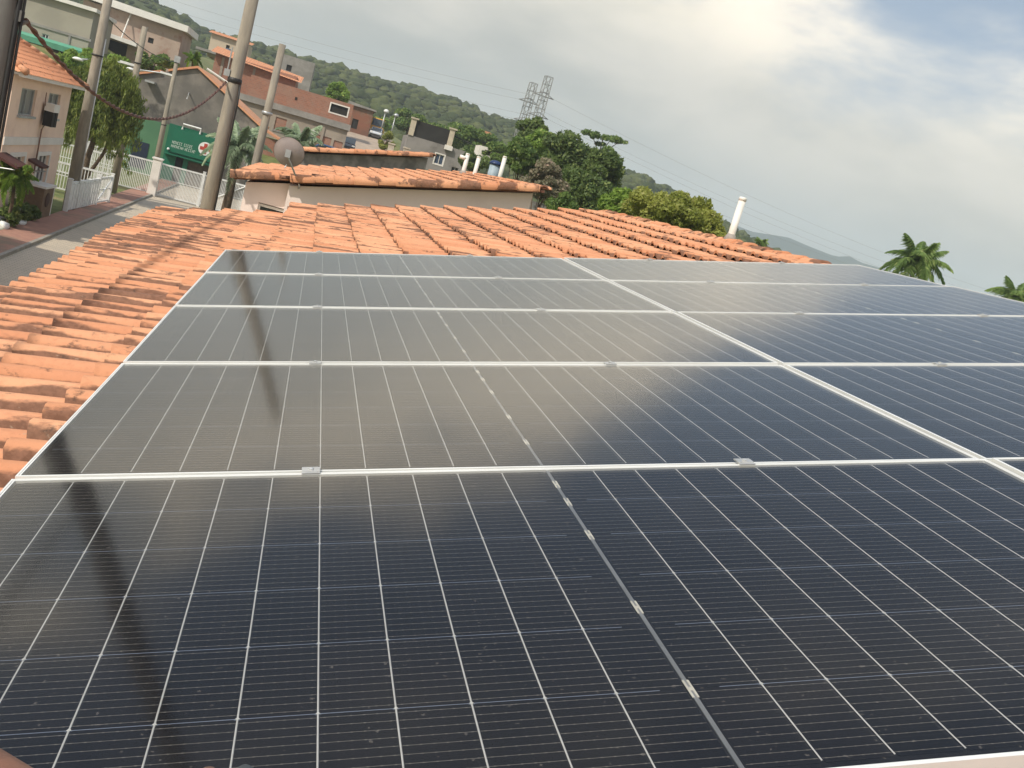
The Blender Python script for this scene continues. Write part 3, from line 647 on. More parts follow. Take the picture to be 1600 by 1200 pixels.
# ------------------------------------------------------------------ facade helper for the other buildings
def facade(mb, x0, x1, z0, z1, ops, depth=0.18, y=0.0):
    xsn = sorted({x0, x1, *[a for o_ in ops for a in o_[:2]]}); zsn = sorted({z0, z1, *[a for o_ in ops for a in o_[2:4]]})
    def inside(x, z): return any(o_[0] < x < o_[1] and o_[2] < z < o_[3] for o_ in ops)
    for a, b in zip(xsn[:-1], xsn[1:]):
        for c, d in zip(zsn[:-1], zsn[1:]):
            if not inside((a + b) / 2, (c + d) / 2): mb.add([(a, y, c), (b, y, c), (b, y, d), (a, y, d)], [(0, 1, 2, 3)])
    for a, b, c, d in [o_[:4] for o_ in ops]:
        mb.add([(a, y, c), (b, y, c), (b, y, d), (a, y, d), (a, y + depth, c), (b, y + depth, c), (b, y + depth, d), (a, y + depth, d)],
               [(0, 4, 5, 1), (1, 5, 6, 2), (2, 6, 7, 3), (3, 7, 4, 0)])
def block(name, label, cat, loc, wdt, hgt, dep, mat, ops=(), rz=0.0, group=None, part='wall'):
    t = thing(name, label, cat, loc, rz, group)
    m_ = MB(); facade(m_, 0, wdt, 0, hgt, ops)
    m_.add([(0, 0, 0), (wdt, 0, 0), (wdt, dep, 0), (0, dep, 0), (0, 0, hgt), (wdt, 0, hgt), (wdt, dep, hgt), (0, dep, hgt)], [(1, 2, 6, 5), (2, 3, 7, 6), (3, 0, 4, 7), (4, 5, 6, 7)])
    obj(part, m_, mat, t)
    return t
def window(t, a, b, c, d, frame=None, pane=GLASS, bars=1, y=0.0, depth=0.18, sill=None, name='window'):
    m_ = MB(); m_.add([(a, y + depth - 0.03, c), (b, y + depth - 0.03, c), (b, y + depth - 0.03, d), (a, y + depth - 0.03, d)], [(0, 1, 2, 3)]); p = obj(name, m_, pane, t)
    if frame:
        m_ = MB(); k = 0.06; yy = y + depth - 0.09
        m_.box(a, a + k, yy, yy + 0.05, c, d); m_.box(b - k, b, yy, yy + 0.05, c, d); m_.box(a + k, b - k, yy, yy + 0.05, d - k, d); m_.box(a + k, b - k, yy, yy + 0.05, c, c + k)
        for i in range(bars):
            x = a + (b - a) * (i + 1) / (bars + 1); m_.box(x - k / 2, x + k / 2, yy - 0.004, yy + 0.045, c + k, d - k)
        obj('window_frame', m_, frame, p)
    if sill:
        m_ = MB(); m_.box(a - 0.08, b + 0.08, y - 0.10, y + 0.002, c - 0.08, c); obj('sill', m_, sill, p)
    return p
def surround(t, a, b, c, d, mat, k=0.16, y=0.0):
    m_ = MB(); m_.box(a - k, a, y - 0.035, y - 0.001, c - k, d + k); m_.box(b, b + k, y - 0.035, y - 0.001, c - k, d + k); m_.box(a, b, y - 0.035, y - 0.001, d, d + k); m_.box(a, b, y - 0.035, y - 0.001, c - k, c)
    return obj('window_surround', m_, mat, t)
def wavy_slope(mb, A, B, C_, D, rows, cols, amp):
    """corrugated tile slope: A-B along the eave, D-C along the ridge"""
    A, B, C_, D = map(Vector, (A, B, C_, D)); nrm = (B - A).cross(D - A).normalized(); n = rows * 4; o = len(mb.v)
    for j in range(cols + 1):
        for e_ in ((0, 1) if 0 < j < cols else (0,)):
            for i in range(n + 1):
                s_ = i / n; tt = j / cols; p = (A.lerp(B, s_)).lerp(D.lerp(C_, s_), tt)
                lift = amp * max(-0.3, math.sin(2 * PI * s_ * rows)) + (amp * 0.7 if e_ else 0.0) + random.gauss(0, amp * 0.12)
                mb.v.append(tuple(p + nrm * lift))
    lines = 2 * cols
    for j in range(lines - 1):
        for i in range(n): mb.f.append((o + j * (n + 1) + i, o + j * (n + 1) + i + 1, o + (j + 1) * (n + 1) + i + 1, o + (j + 1) * (n + 1) + i))

# pink two-storey house across the street (facade faces the street)
GREYW = pmat('aluminium_window', (0.42, 0.44, 0.44), (0.34, 0.36, 0.36), 3, 0.5, 0.3)
def pink_house(label, y0, wd, detail=True):
    hh_ = 5.55
    ops = [(1.15, 3.15, 4.10, 5.12), (4.9, 6.7, 4.10, 5.12), (1.2, 3.0, 1.32, 2.52), (4.9, 6.6, 1.32, 2.52)] if detail else []
    t = block('pink_house', label, 'house', (-10.6, y0, 0.0), wd, hh_, 7.5, PINK, ops, PI / 2)
    m_ = MB(); m_.box(-0.03, wd + 0.03, -0.045, -0.002, 2.98, 3.28); obj('band', m_, BAND, t)
    m_ = MB(); m_.box(-0.02, wd + 0.02, -0.03, -0.003, 0.0, 0.55); obj('plinth', m_, BAND, t)
    m_ = MB(); m_.box(-0.40, wd + 0.40, -0.45, -0.25, hh_ - 0.02, hh_ + 0.14); m_.box(-0.40, wd + 0.40, -0.25, 0.0, hh_ + 0.02, hh_ + 0.10); obj('eaves', m_, BAND, t)
    m_ = MB(); ov = 0.5; z0 = hh_ + 0.13; rz_ = hh_ + 2.1
    A = (-ov, -ov, z0); B = (wd + ov, -ov, z0); Rl = (3.0, 3.75, rz_); Rr = (wd - 3.2, 3.75, rz_)
    wavy_slope(m_, A, B, Rr, Rl, int(wd / 0.22), 13, 0.035)
    wavy_slope(m_, B, (wd + ov, 8.0, z0), (wd - 3.2, 3.76, rz_), (wd - 3.2, 3.74, rz_), 36, 13, 0.035)
    wavy_slope(m_, (-ov, 8.0, z0), A, (3.0, 3.74, rz_), (3.0, 3.76, rz_), 36, 13, 0.035)
    wavy_slope(m_, (wd + ov, 8.0, z0), (-ov, 8.0, z0), (3.0, 3.76, rz_), (wd - 3.2, 3.76, rz_), 40, 13, 0.035)
    rf = obj('roof', m_, TILE_RED, t, False)
    for P_, Q_ in ((B, Rr), (A, Rl), (Rl, Rr)):
        P_, Q_ = Vector(P_), Vector(Q_); m_ = MB(); k = int((Q_ - P_).length / 0.4)
        for i in range(k): m_.tube([P_.lerp(Q_, i / k) + Vector((0, 0, 0.05)), P_.lerp(Q_, (i + 1.08) / k) + Vector((0, 0, 0.03))], [0.13, 0.11], 7)
        obj('hip_tiles' if P_ is not Rl else 'ridge_tiles', m_, TILE_RED, rf, True)
    if detail:
        CURT = pmat('curtain_behind_glass', (0.30, 0.31, 0.30), (0.16, 0.17, 0.17), 4, 0.3, stretch=(1, 6, 0.2))
        for o_ in ops[:2]: window(t, *o_, GREYW, CURT, 1, sill=GREYW)
        for o_ in ops[2:]: window(t, *o_, BAND, GLASS, 2, sill=BAND); surround(t, *o_, BAND)
        # air conditioner
        ac = thing('air_conditioner', 'white air conditioner on brackets below the upper window of the pink house', 'air conditioner', (-10.55, y0 + 4.55, 4.12), PI / 2)
        m_ = MB(); m_.box(-0.42, 0.42, -0.42, -0.05, 0.30, 0.62); obj('case', m_, BAND, ac)
        for s_ in (-1, 1):
            m_ = MB(); m_.box(s_ * 0.22 - 0.17, s_ * 0.22 + 0.17, -0.40, -0.06, -0.30, 0.296); obj('grille', m_, DARK, ac)
        m_ = MB(); m_.tube([(-0.28, -0.06, 0.28), (-0.55, -0.07, 0.7), (-0.5, -0.05, 1.0)], 0.02, 6); m_.tube([(0.0, -0.06, -0.3), (-0.25, -0.05, -0.5), (-0.25, -0.05, -2.3)], 0.03, 6); obj('hose', m_, pmat('rusty_hose', (0.26, 0.15, 0.10), (0.2, 0.11, 0.08), 4, 0.8), ac, True)
        # awning at the left edge and a small canopy over the meter
        for (a_, b_, zz, dp, lab_) in ((-0.9, 0.6, 2.70, 0.9, 'dark red awning over the ground floor of the pink house'), (3.55, 4.55, 2.42, 0.6, 'small dark canopy between the ground floor windows of the pink house')):
            aw = thing('awning', lab_, 'awning', (-10.6, y0 + a_, zz), PI / 2)
            m_ = MB(); wd_ = b_ - a_; m_.prism([(0, -0.09), (wd_, -0.09), (wd_, 0.0), (0, 0.0)], -dp, -0.003)
            oo = obj('cover', m_, pmat('dark_red_awning', (0.10, 0.035, 0.028), (0.07, 0.026, 0.02), 5, 0.8), aw); oo.rotation_euler = (0.32, 0, 0)
            for xx in (0.1, wd_ - 0.1): m_ = MB(); m_.tube([(xx, -0.003, -0.5), (xx, -dp * 0.85, -0.42)], 0.025, 6); obj('bracket', m_, STEEL, aw)
    return t
pink_house('pink two-storey house with white band and air conditioner across the street', 36.9, 8.3)
pink_house('nearer pink house across the street, cut off by the left edge of the photo', 17.5, 12.6, False)
mc = thing('meter_cabinet', 'brown meter cabinet standing against the pink house wall', 'cabinet', (-10.15, 41.6, 0.0), PI / 2)
m_ = MB(); m_.box(-0.75, 0.75, -0.25, 0.42, 0.0, 1.35); obj('body', m_, pmat('brown_cabinet', (0.20, 0.13, 0.075), (0.15, 0.095, 0.055), 3, 0.8), mc)
m_ = MB(); m_.box(-0.82, 0.86, -0.32, 0.43, 1.352, 1.44); obj('lid', m_, BAND, mc)
m_ = MB(); m_.lathe([(0.30, 0), (0.30, 0.03), (0.24, 0.05)], (0, 0, 0), 20); o = obj('round_door', m_, pmat('rust_door', (0.09, 0.045, 0.03), (0.06, 0.03, 0.02), 8, 0.8), mc); o.matrix_local = Matrix.Translation((-0.1, -0.252, 0.85)) @ Matrix.Rotation(PI / 2, 4, 'X')
m_ = MB(); m_.box(0.76, 1.0, -0.22, 0.42, 0.0, 1.3); obj('end_panel', m_, BAND, mc)

# ------------------------------------------------------------------ poles, lamps, cables
def pole(base, h, r0, r1, label, mat=CONC, n=12, group='concrete utility poles'):
    t = thing('utility_pole', label, 'pole', base, group=group)
    m_ = MB(); m_.tube([(0, 0, -0.3), (0, 0, h * 0.5), (0, 0, h)], [r0, (r0 + r1) / 2, r1], n); obj('shaft', m_, mat, t, True)
    return t
def band(t, z, r, mat=BLACK, hgt=0.07):
    m_ = MB(); m_.lathe([(r, -hgt / 2), (r * 1.1, -hgt / 2 + 0.01), (r * 1.1, hgt / 2 - 0.01), (r, hgt / 2)], (0, 0, z), 14); return obj('band', m_, mat, t, True)
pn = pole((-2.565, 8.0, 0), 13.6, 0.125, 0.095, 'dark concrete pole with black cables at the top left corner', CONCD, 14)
for dx, dy, rr in ((0.118, -0.05, 0.020), (0.11, 0.03, 0.015), (0.158, -0.03, 0.013)):
    m_ = MB(); m_.tube([(dx, dy, 0.1), (dx * 0.98, dy, 5), (dx * 0.9, dy, 13.2)], rr, 8); obj('cable', m_, BLACK, pn, True)
m_ = MB(); m_.box(0.08, 0.15, -0.06, 0.04, 6.50, 6.60); m_.tube([(0.10, -0.02, 6.45), (0.19, 0.02, 6.53)], 0.02, 8); obj('cable_bracket', m_, CONCD, pn)
band(pn, 6.72, 0.112)
p1 = pole((-1.62, 20.0, 0), 10.4, 0.165, 0.118, 'tall beige concrete pole rising behind the far edge of the panel roof', CONC, 14)
band(p1, 6.95, 0.138, BLACK, 0.11)
m_ = MB(); m_.box(-0.24, -0.12, -0.10, 0.02, 7.0, 7.14); m_.tube([(-0.18, -0.05, 7.1), (-0.18, -0.05, 7.6)], 0.016, 6); obj('cable_bracket', m_, STEEL, p1)
m_ = MB(); m_.tube([(0.135, -0.08, 6.9), (0.16, -0.07, 6.5), (0.165, -0.05, 3.0)], 0.02, 6); obj('cable', m_, BLACK, p1, True)
b = at(402, 245, 40); p3 = pole((b.x, 40, 0), 9.55, 0.20, 0.14, 'concrete pole without wires in front of the brick house', CONC); band(p3, 6.75, 0.20, STEEL, 0.12)
pl = pole((-10.15, 46.6, 0), 10.8, 0.27, 0.18, 'thick concrete pole at the corner of the pink house', CONCD if False else CONC); band(pl, 7.2, 0.235)
m_ = MB(); m_.tube([(0.285, 0.0, 0.2), (0.225, 0.0, 8.0)], 0.03, 6); obj('conduit', m_, WHITE, pl, True)
def lamp_arm(t, z, dx, dz, r=0.05):
    m_ = MB(); m_.tube([(0.1, 0, z), (-0.6, 0, z + 0.12), (-1.0, 0, z + 0.10), (dx, 0, z + dz)], r, 8); a = obj('lamp_arm', m_, STEEL, t, True)
    m_ = MB(); m_.lathe([(0.04, 0.0), (0.16, 0.03), (0.19, 0.11), (0.12, 0.20), (0.05, 0.24)], (0, 0, 0), 10); o = obj('lamp_head', m_, WHITE, t, True); o.scale = (1.7, 0.9, 0.8); o.location = (dx - 0.1, 0, z + dz - 0.12)
    m_ = MB(); m_.box(-0.95, -0.1, -0.09, 0.09, z + 0.10, z + 0.24); obj('bracket', m_, WHITE, t)
p2 = pole((-10.85, 60.0, 0), 9.8, 0.25, 0.16, 'concrete street lamp pole beside the willow tree', CONC); lamp_arm(p2, 7.35, -3.1, -0.35)
band(p2, 7.7, 0.20)
b = at(243, 258, 75); p4 = pole((b.x, 75, 0), 9.3, 0.22, 0.14, 'slim lamp pole in front of the dark gable wall', CONC); lamp_arm(p4, 7.75, -2.9, -0.2); band(p4, 4.3, 0.195)
m_ = MB(); m_.box(-0.18, 0.22, -0.2, 0.2, 8.9, 9.35); obj('photocell', m_, STEEL, p4)
# twisted service cable from the corner pole to the tall pole
def twisted(name, label, A, B, sag, strands, r, pitch, mat, seg=140):
    A, B = Vector(A), Vector(B); m_ = MB(); d = (B - A).normalized(); sd = d.cross(Vector((0, 0, 1))).normalized()
    ln = (B - A).length
    for s_ in range(strands):
        pts = []
        for i in range(seg + 1):
            t = i / seg; p = A.lerp(B, t) + Vector((0, 0, -4 * sag * t * (1 - t))); a = 2 * PI * (t * ln / pitch + s_ / strands)
            off = r * 0.95 if strands > 1 else 0
            pts.append(p + (sd * math.cos(a) + Vector((0, 0, 1)) * math.sin(a)) * off)
        m_.tube(pts, r, 6)
    o = obj(name, m_, mat, None, True); o['label'] = label; o['category'] = 'cable'; return o
BROWN = pmat('brown_cable', (0.15, 0.075, 0.055), (0.10, 0.05, 0.04), 6, 0.7)
twisted('twisted_cable', 'brown twisted cable sagging from the corner pole to the tall pole', (-2.40, 8.0, 6.54), (-1.78, 19.95, 6.88), 0.86, 2, 0.0135, 0.5, BROWN, 200)
twisted('overhead_cable', 'black cable along the street from the corner pole past the roof', (-2.60, 8.0, 8.1), (-2.70, -26.0, 8.1), 0.35, 1, 0.022, 1, BLACK, 40)
a_ = at(0, 10, 46); twisted('street_wire', 'thin black wire between the street poles in front of the pale buildings', (-10.15, 46.5, 9.0), (b.x, 75, 8.9), 0.4, 1, 0.022, 1, BLACK, 30)

# ------------------------------------------------------------------ fences and gate
def bar_fence(name, label, cat, A, B, hgt, nb, solid=None, brace=False, posts=(True, True), post_r=0.09, group=None, bar=0.02, picket=False):
    A, B = Vector(A), Vector(B); d = B - A; ln = d.length; t = thing(name, label, cat, A, math.atan2(d.y, d.x), group)
    for k, on in enumerate(posts):
        if on:
            m_ = MB(); x = 0 if k == 0 else ln; m_.box(x - post_r, x + post_r, -post_r, post_r, 0, hgt + 0.12); m_.box(x - post_r * 1.15, x + post_r * 1.15, -post_r * 1.15, post_r * 1.15, hgt + 0.122, hgt + 0.17); obj('post', m_, WHITE, t)
    for z, k in ((0.12, 0.04), (hgt - 0.04, 0.05), (hgt * 0.55, 0.022)):
        m_ = MB(); m_.box(post_r, ln - post_r, -k * 0.8, k * 0.8, z - k, z + k); obj('rail', m_, WHITE, t)
    if picket:
        for i in range(nb):
            x = post_r + (ln - 2 * post_r) * (i + 0.5) / nb; m_ = MB(); hw_ = (ln / nb) * 0.40; m_.box(x - hw_, x + hw_, -0.075, -0.045, 0.06, hgt - 0.10 + 0.02 * (i % 2)); obj('picket', m_, WHITE, t)
    else:
        m_ = MB()
        for i in range(nb):
            x = post_r + (ln - 2 * post_r) * (i + 0.5) / nb; m_.box(x - bar, x + bar, -bar * 0.6, bar * 0.6, 0.16, hgt - 0.09)
        obj('bars', m_, WHITE, t, kind='stuff')
    if brace:
        m_ = MB(); m_.tube([(post_r, -0.05, 0.2), (ln - post_r, -0.05, hgt - 0.1)], 0.04, 6); obj('brace', m_, WHITE, t)
    if solid:
        m_ = MB(); m_.box(post_r, ln - post_r, 0.05, 0.25, 0.0, solid); obj('low_wall', m_, BAND, t)
    return t
gy = 65.0
bar_fence('gate', 'white barred gate panel left of the gate post across the street end', 'gate', (-13.6, gy - 0.6, 0), (-9.35, gy, 0), 2.15, 40, None, group='white gate across the street end')
bar_fence('gate', 'wide white barred gate panel in front of the green clinic', 'gate', (-9.35, gy, 0), (-6.5, gy + 0.3, 0), 2.15, 30, None, posts=(False, True), group='white gate across the street end')
bar_fence('gate', 'white gate leaf with diagonal brace right of the tall pole', 'gate', (-6.5, gy + 0.3, 0), (-3.75, gy + 0.5, 0), 2.15, 28, None, True, posts=(False, True), group='white gate across the street end')
m_ = MB(); m_.box(-0.26, 0.26, -0.26, 0.26, 0, 2.35); m_.box(-0.32, 0.32, -0.32, 0.32, 2.352, 2.45); o = obj('gate_pillar', m_, BAND); o.location = (-9.35, gy - 0.55, 0); tag(o, 'square white gate pillar beside the kerb at the street end', 'pillar')
bar_fence('picket_fence', 'white picket fence along the red pavement beside the thick pole', 'fence', (-9.95, 45.2, 0.1), (-9.85, 50.6, 0.1), 1.35, 11, picket=True, group='white fence round the lawn')
bar_fence('picket_fence', 'white fence gate with brace at the corner of the lawn', 'fence', (-9.85, 50.6, 0.1), (-9.75, 53.2, 0.1), 1.4, 12, brace=True, posts=(True, True), group='white fence round the lawn')
bar_fence('picket_fence', 'white fence along the back of the lawn under the willow', 'fence', (-14.5, 52.4, 0.1), (-9.85, 53.2, 0.1), 1.5, 30, posts=(True, False), group='white fence round the lawn')
bar_fence('picket_fence', 'white fence behind the willow trunk near the gate', 'fence', (-16.5, 63.0, 0.0), (-11.4, 63.6, 0.0), 1.9, 34, group='white fence round the lawn')
# garden clutter by the pink house
m_ = MB(); IVs, IFs = ico(2)
def lump(name, label, cat, loc, sc, mat, seed):
    rg = np.random.default_rng(seed); k = 1 + 0.18 * np.sin(IVs @ rg.normal(0, 3, 3)) + 0.10 * np.sin(IVs @ rg.normal(0, 7, 3)); v = IVs * k[:, None] * np.array(sc); v[:, 2] = np.maximum(v[:, 2], -sc[2] * 0.75); v[:, 2] += sc[2] * 0.75
    o = obj(name, npmesh(name, v, IFs, True), mat); o.location = loc; return tag(o, label, cat)
lump('rubbish_bag', 'crumpled white bag lying on the dark lawn edge', 'bag', (-9.95, 38.3, 0.02), (0.24, 0.34, 0.16), WHITE, 3)
lump('rubbish_bag', 'small white bundle on the grass at the left photo edge', 'bag', (-9.9, 36.2, 0.02), (0.18, 0.26, 0.20), WHITE, 5)

# ------------------------------------------------------------------ the buildings up the slope
SOOT = pmat('sooty_concrete', (0.14, 0.13, 0.115), (0.25, 0.225, 0.195), 0.45, 0.95, c3=(0.075, 0.07, 0.065), s3=0.35, lo=0.4, hi=0.7)
GREENW = pmat('green_wall_paint', (0.085, 0.20, 0.105), (0.07, 0.17, 0.09), 0.6, 0.8)
CLINIC = pmat('clinic_green', (0.004, 0.125, 0.068), (0.005, 0.11, 0.06), 1, 0.55)
gb = thing('gabled_building', 'large sooty concrete building with gable wall behind the gate', 'building', (-14.6, 80, 0))
m_ = MB(); m_.prism([(0, 0), (9.7, 0), (9.7, 6.2), (4.45, 9.05), (0.0, 7.2)], 0, 13); obj('gable_wall', m_, SOOT, gb)
m_ = MB()
for P_ in (((-0.3, 7.12), (1.9, 8.03), (1.9, 8.20), (-0.3, 7.29)), ((2.4, 8.24), (4.45, 9.10), (4.45, 9.28), (2.4, 8.41)), ((4.45, 9.10), (9.95, 6.10), (9.95, 6.28), (4.45, 9.28))): m_.prism(list(P_), -0.22, 13.2)
obj('roof', m_, TILE_RED, gb)
m_ = MB(); m_.box(0.25, 3.75, -0.05, -0.002, 0, 4.3); obj('painted_wall', m_, GREENW, gb)
m_ = MB(); m_.box(0.9, 2.1, -0.10, -0.052, 0.4, 2.45); obj('dark_door', m_, pmat('navy_door', (0.012, 0.022, 0.05), (0.01, 0.018, 0.04), 3, 0.5), gb)
m_ = MB(); m_.box(1.0, 1.7, -0.9, -0.002, 7.0, 7.15); m_.tube([(4.2, -0.02, 7.1), (4.25, -0.5, 7.0), (4.2, -0.55, 6.6)], 0.05, 6); obj('wall_lamp', m_, STEEL, gb)
cl = thing('clinic', 'bright green clinic front with red cross sign', 'clinic', (-11.25, 79.4, 0))
m_ = MB(); facade(m_, 0, 4.2, 0, 4.45, [(0.95, 1.55, 0, 2.1), (1.9, 3.6, 0.0, 2.0)], 0.3); m_.add([(0, 0, 0), (4.2, 0, 0), (4.2, 0.59, 0), (0, 0.59, 0), (0, 0, 4.45), (4.2, 0, 4.45), (4.2, 0.59, 4.45), (0, 0.59, 4.45)], [(1, 2, 6, 5), (3, 0, 4, 7), (4, 5, 6, 7)]); obj('front', m_, CLINIC, cl)
m_ = MB(); m_.box(0.95, 1.55, 0.29, 0.32, 0, 2.1); obj('door', m_, DARK, cl)
m_ = MB(); m_.box(1.9, 3.6, 0.29, 0.32, 0, 2.0); obj('shutter', m_, pmat('brown_shutter', (0.10, 0.075, 0.05), (0.07, 0.05, 0.035), 3, 0.8), cl)
m_ = MB(); m_.box(0.05, 4.15, -0.5, -0.002, 2.12, 2.2); obj('canopy', m_, CLINIC, cl)
sg = thing('clinic_sign', 'dark green sign with white lettering and a red cross in a white disc', 'sign', (-11.0, 79.3, 2.35))
m_ = MB(); m_.box(0, 3.6, -0.05, 0.05, 0, 1.9); obj('board', m_, CLINIC, sg)
m_ = MB(); m_.lathe([(0.52, 0), (0.52, 0.03)], (0, 0, 0), 28); o = obj('disc', m_, WHITE, sg); o.matrix_local = Matrix.Translation((2.72, -0.052, 0.92)) @ Matrix.Rotation(PI / 2, 4, 'X')
m_ = MB(); m_.prism([(-0.13, -0.40), (0.13, -0.40), (0.13, -0.13), (0.40, -0.13), (0.40, 0.13), (0.13, 0.13), (0.13, 0.40), (-0.13, 0.40), (-0.13, 0.13), (-0.40, 0.13), (-0.40, -0.13), (-0.13, -0.13)], -0.02, 0.0); o = obj('cross', m_, pmat('cross_red', (0.42, 0.055, 0.035), (0.38, 0.05, 0.03), 4, 0.6), sg); o.location = (2.72, -0.084, 0.92)
m_ = MB()                                     # two lines of lettering, too small to read in the photograph
for ln_, (x, words) in enumerate(((0.22, (6, 5)), (0.20, (7, 6)))):
    z = 0.66 - ln_ * 0.30
    for wn_ in words:
        for i in range(wn_):
            k = random.random(); m_.box(x, x + 0.025, -0.062, -0.051, z, z + 0.22); m_.box(x + 0.025, x + 0.085, -0.062, -0.051, z + (0.19 if k < 0.6 else 0.09), z + (0.22 if k < 0.6 else 0.12))
            if k > 0.3: m_.box(x + 0.085, x + 0.108, -0.062, -0.051, z + (0.0 if k > 0.5 else 0.1), z + 0.20)
            if k < 0.5: m_.box(x + 0.025, x + 0.085, -0.062, -0.051, z, z + 0.03)
            x += 0.135
        x += 0.10
obj('lettering', m_, pmat('sign_letters', (0.55, 0.62, 0.56), (0.5, 0.57, 0.5), 5, 0.6), sg)
m_ = MB(); m_.tube([(0.75, 0.0, 1.9), (0.75, 0.0, 2.32), (2.1, 0.0, 2.32), (2.1, 0.0, 1.9)], 0.075, 4); obj('bracket', m_, WHITE, sg)
m_ = MB(); m_.lathe([(0.09, 0), (0.11, 0.08), (0.05, 0.16)], (0.05, -0.15, 0.10), 8); obj('lamp', m_, WHITE, sg)

def brickmat(name, a, b_, mo, sc):
    mt = bpy.data.materials.new(name); mt.use_nodes = True; t = mt.node_tree; b = t.nodes['Principled BSDF']; b.inputs['Roughness'].default_value = 0.9
    tc = N(t, 'ShaderNodeTexCoord'); mp = N(t, 'ShaderNodeMapping'); mp.inputs['Rotation'].default_value = (PI / 2, 0, 0); L(t, tc.outputs['Object'], mp.inputs['Vector'])
    br = N(t, 'ShaderNodeTexBrick', ins={'Scale': sc, 'Color1': (*a, 1), 'Color2': (*b_, 1), 'Mortar': (*mo, 1), 'Mortar Size': 0.02, 'Brick Width': 0.6, 'Row Height': 0.3}); L(t, mp.outputs[0], br.inputs['Vector'])
    geo = N(t, 'ShaderNodeNewGeometry'); n = N(t, 'ShaderNodeTexNoise', ins={'Scale': 0.8, 'Detail': 5.0}); L(t, geo.outputs['Position'], n.inputs['Vector'])
    L(t, mixc(t, mth(t, 'MULTIPLY', sstep(t, n.outputs[0], 0.4, 0.7), 0.5), br.outputs[0], mo), b.inputs['Base Color']); return mt
HBRICK = brickmat('hollow_brick', (0.36, 0.155, 0.095), (0.28, 0.12, 0.075), (0.28, 0.20, 0.155), 1.6)
PLAST = pmat('raw_plaster', (0.34, 0.29, 0.235), (0.28, 0.24, 0.195), 0.5, 0.95, c3=(0.22, 0.195, 0.165), s3=0.35)
SLABM = pmat('slab_concrete', (0.30, 0.285, 0.26), (0.22, 0.21, 0.19), 0.8, 0.95)
# unfinished brick house facing the camera
bz = 3.0; bx = -9.2
bh = block('brick_house', 'unfinished house with plastered ground floor and bare brick upper wall', 'house', (bx, 110, bz), 11.9, 5.3, 9, PLAST, [(4.1, 5.3, 3.2, 4.6), (7.9, 10.4, 2.7, 4.0), (10.7, 11.7, 2.3, 3.9)])
for o_ in ((4.1, 5.3, 3.2, 4.6), (7.9, 10.4, 2.7, 4.0), (10.7, 11.7, 2.3, 3.9)):
    m_ = MB(); m_.box(o_[0], o_[1], 0.10, 0.18, o_[2], o_[3]); p = obj('bricked_opening', m_, HBRICK, bh)
    m_ = MB(); m_.box(o_[0] - 0.1, o_[1] + 0.1, -0.08, 0.0, o_[2] - 0.16, o_[2]); obj('sill', m_, SLABM, p)
m_ = MB(); m_.box(-0.25, 12.1, -0.35, 9.2, 5.302, 5.95); obj('floor_slab', m_, SLABM, bh)
m_ = MB(); facade(m_, 0.6, 11.9, 5.952, 8.15, [(9.5, 11.4, 6.75, 7.65)], 0.2); m_.add([(0.6, 0, 5.952), (11.9, 0, 5.952), (11.9, 8.5, 5.952), (0.6, 8.5, 5.952), (0.6, 0, 8.15), (11.9, 0, 8.15), (11.9, 8.5, 8.15), (0.6, 8.5, 8.15)], [(1, 2, 6, 5), (3, 0, 4, 7), (4, 5, 6, 7)]); obj('brick_wall', m_, HBRICK, bh)
wv = window(bh, 9.5, 11.4, 6.75, 7.65, None, DARK); surround(bh, 9.5, 11.4, 6.75, 7.65, BAND, 0.14)
m_ = MB(); m_.box(5.6, 5.85, -0.05, -0.002, 6.9, 7.2); obj('wall_vent', m_, DARK, bh)
m_ = MB(); m_.box(9.15, 9.45, -0.12, 0.0, 0.0, 5.3); obj('pilaster', m_, PLAST, bh)
bu = block('brick_house', 'brick house with red tiled roofs uphill behind the unfinished house', 'house', (-13.6, 119, 8.2), 9.4, 4.6, 8, HBRICK, [(4.6, 5.9, 1.4, 3.2), (6.4, 8.6, 2.2, 3.1)])
for o_ in ((4.6, 5.9, 1.4, 3.2), (6.4, 8.6, 2.2, 3.1)): window(bu, *o_, None, DARK)
m_ = MB(); wavy_slope(m_, (-0.5, -0.9, 4.55), (10.0, -0.9, 4.0), (10.0, 4.6, 5.0), (-0.5, 4.6, 5.6), 36, 8, 0.04); obj('roof', m_, TILE_RED, bu)
for x in (0.8, 2.9, 4.4): m_ = MB(); m_.box(x, x + 0.28, -0.08, -0.002, 0, 4.3); obj('pilaster', m_, PLAST, bu)
m_ = MB(); m_.tube([(-0.5, -0.8, 2.5), (3.4, -1.2, 1.2)], 0.14, 6); obj('drain_pipe', m_, BAND, bu)
bs = block('shed', 'low brick lean-to with orange roof between gable wall and unfinished house', 'shed', (-7.6, 101, 2.0), 4.6, 3.2, 6, HBRICK, [])
m_ = MB(); m_.prism([(-0.3, 4.6), (4.9, 2.9), (4.9, 3.1), (-0.3, 4.8)], -0.4, 6.2); obj('roof', m_, TILE_RED, bs)
b = at(326, 74, 150); hc = block('cream_house', 'small cream house with orange roof on the hill crest', 'house', (b.x, 150, b.z - 1.2), 5.4, 3.3, 6, pmat('cream_wall', (0.55, 0.46, 0.34), (0.5, 0.42, 0.31), 1, 0.9), [(2.3, 2.8, 1.5, 2.3)])
window(hc, 2.3, 2.8, 1.5, 2.3, None, DARK); m_ = MB(); wavy_slope(m_, (-0.4, -0.5, 3.28), (5.8, -0.5, 3.2), (5.8, 3.5, 3.8), (-0.4, 3.5, 3.9), 18, 5, 0.04); obj('roof', m_, TILE_RED, hc)
m_ = MB(); m_.box(-1.4, 6.0, -2.4, -0.002, 0.4, 0.75); obj('terrace', m_, SLABM, hc)
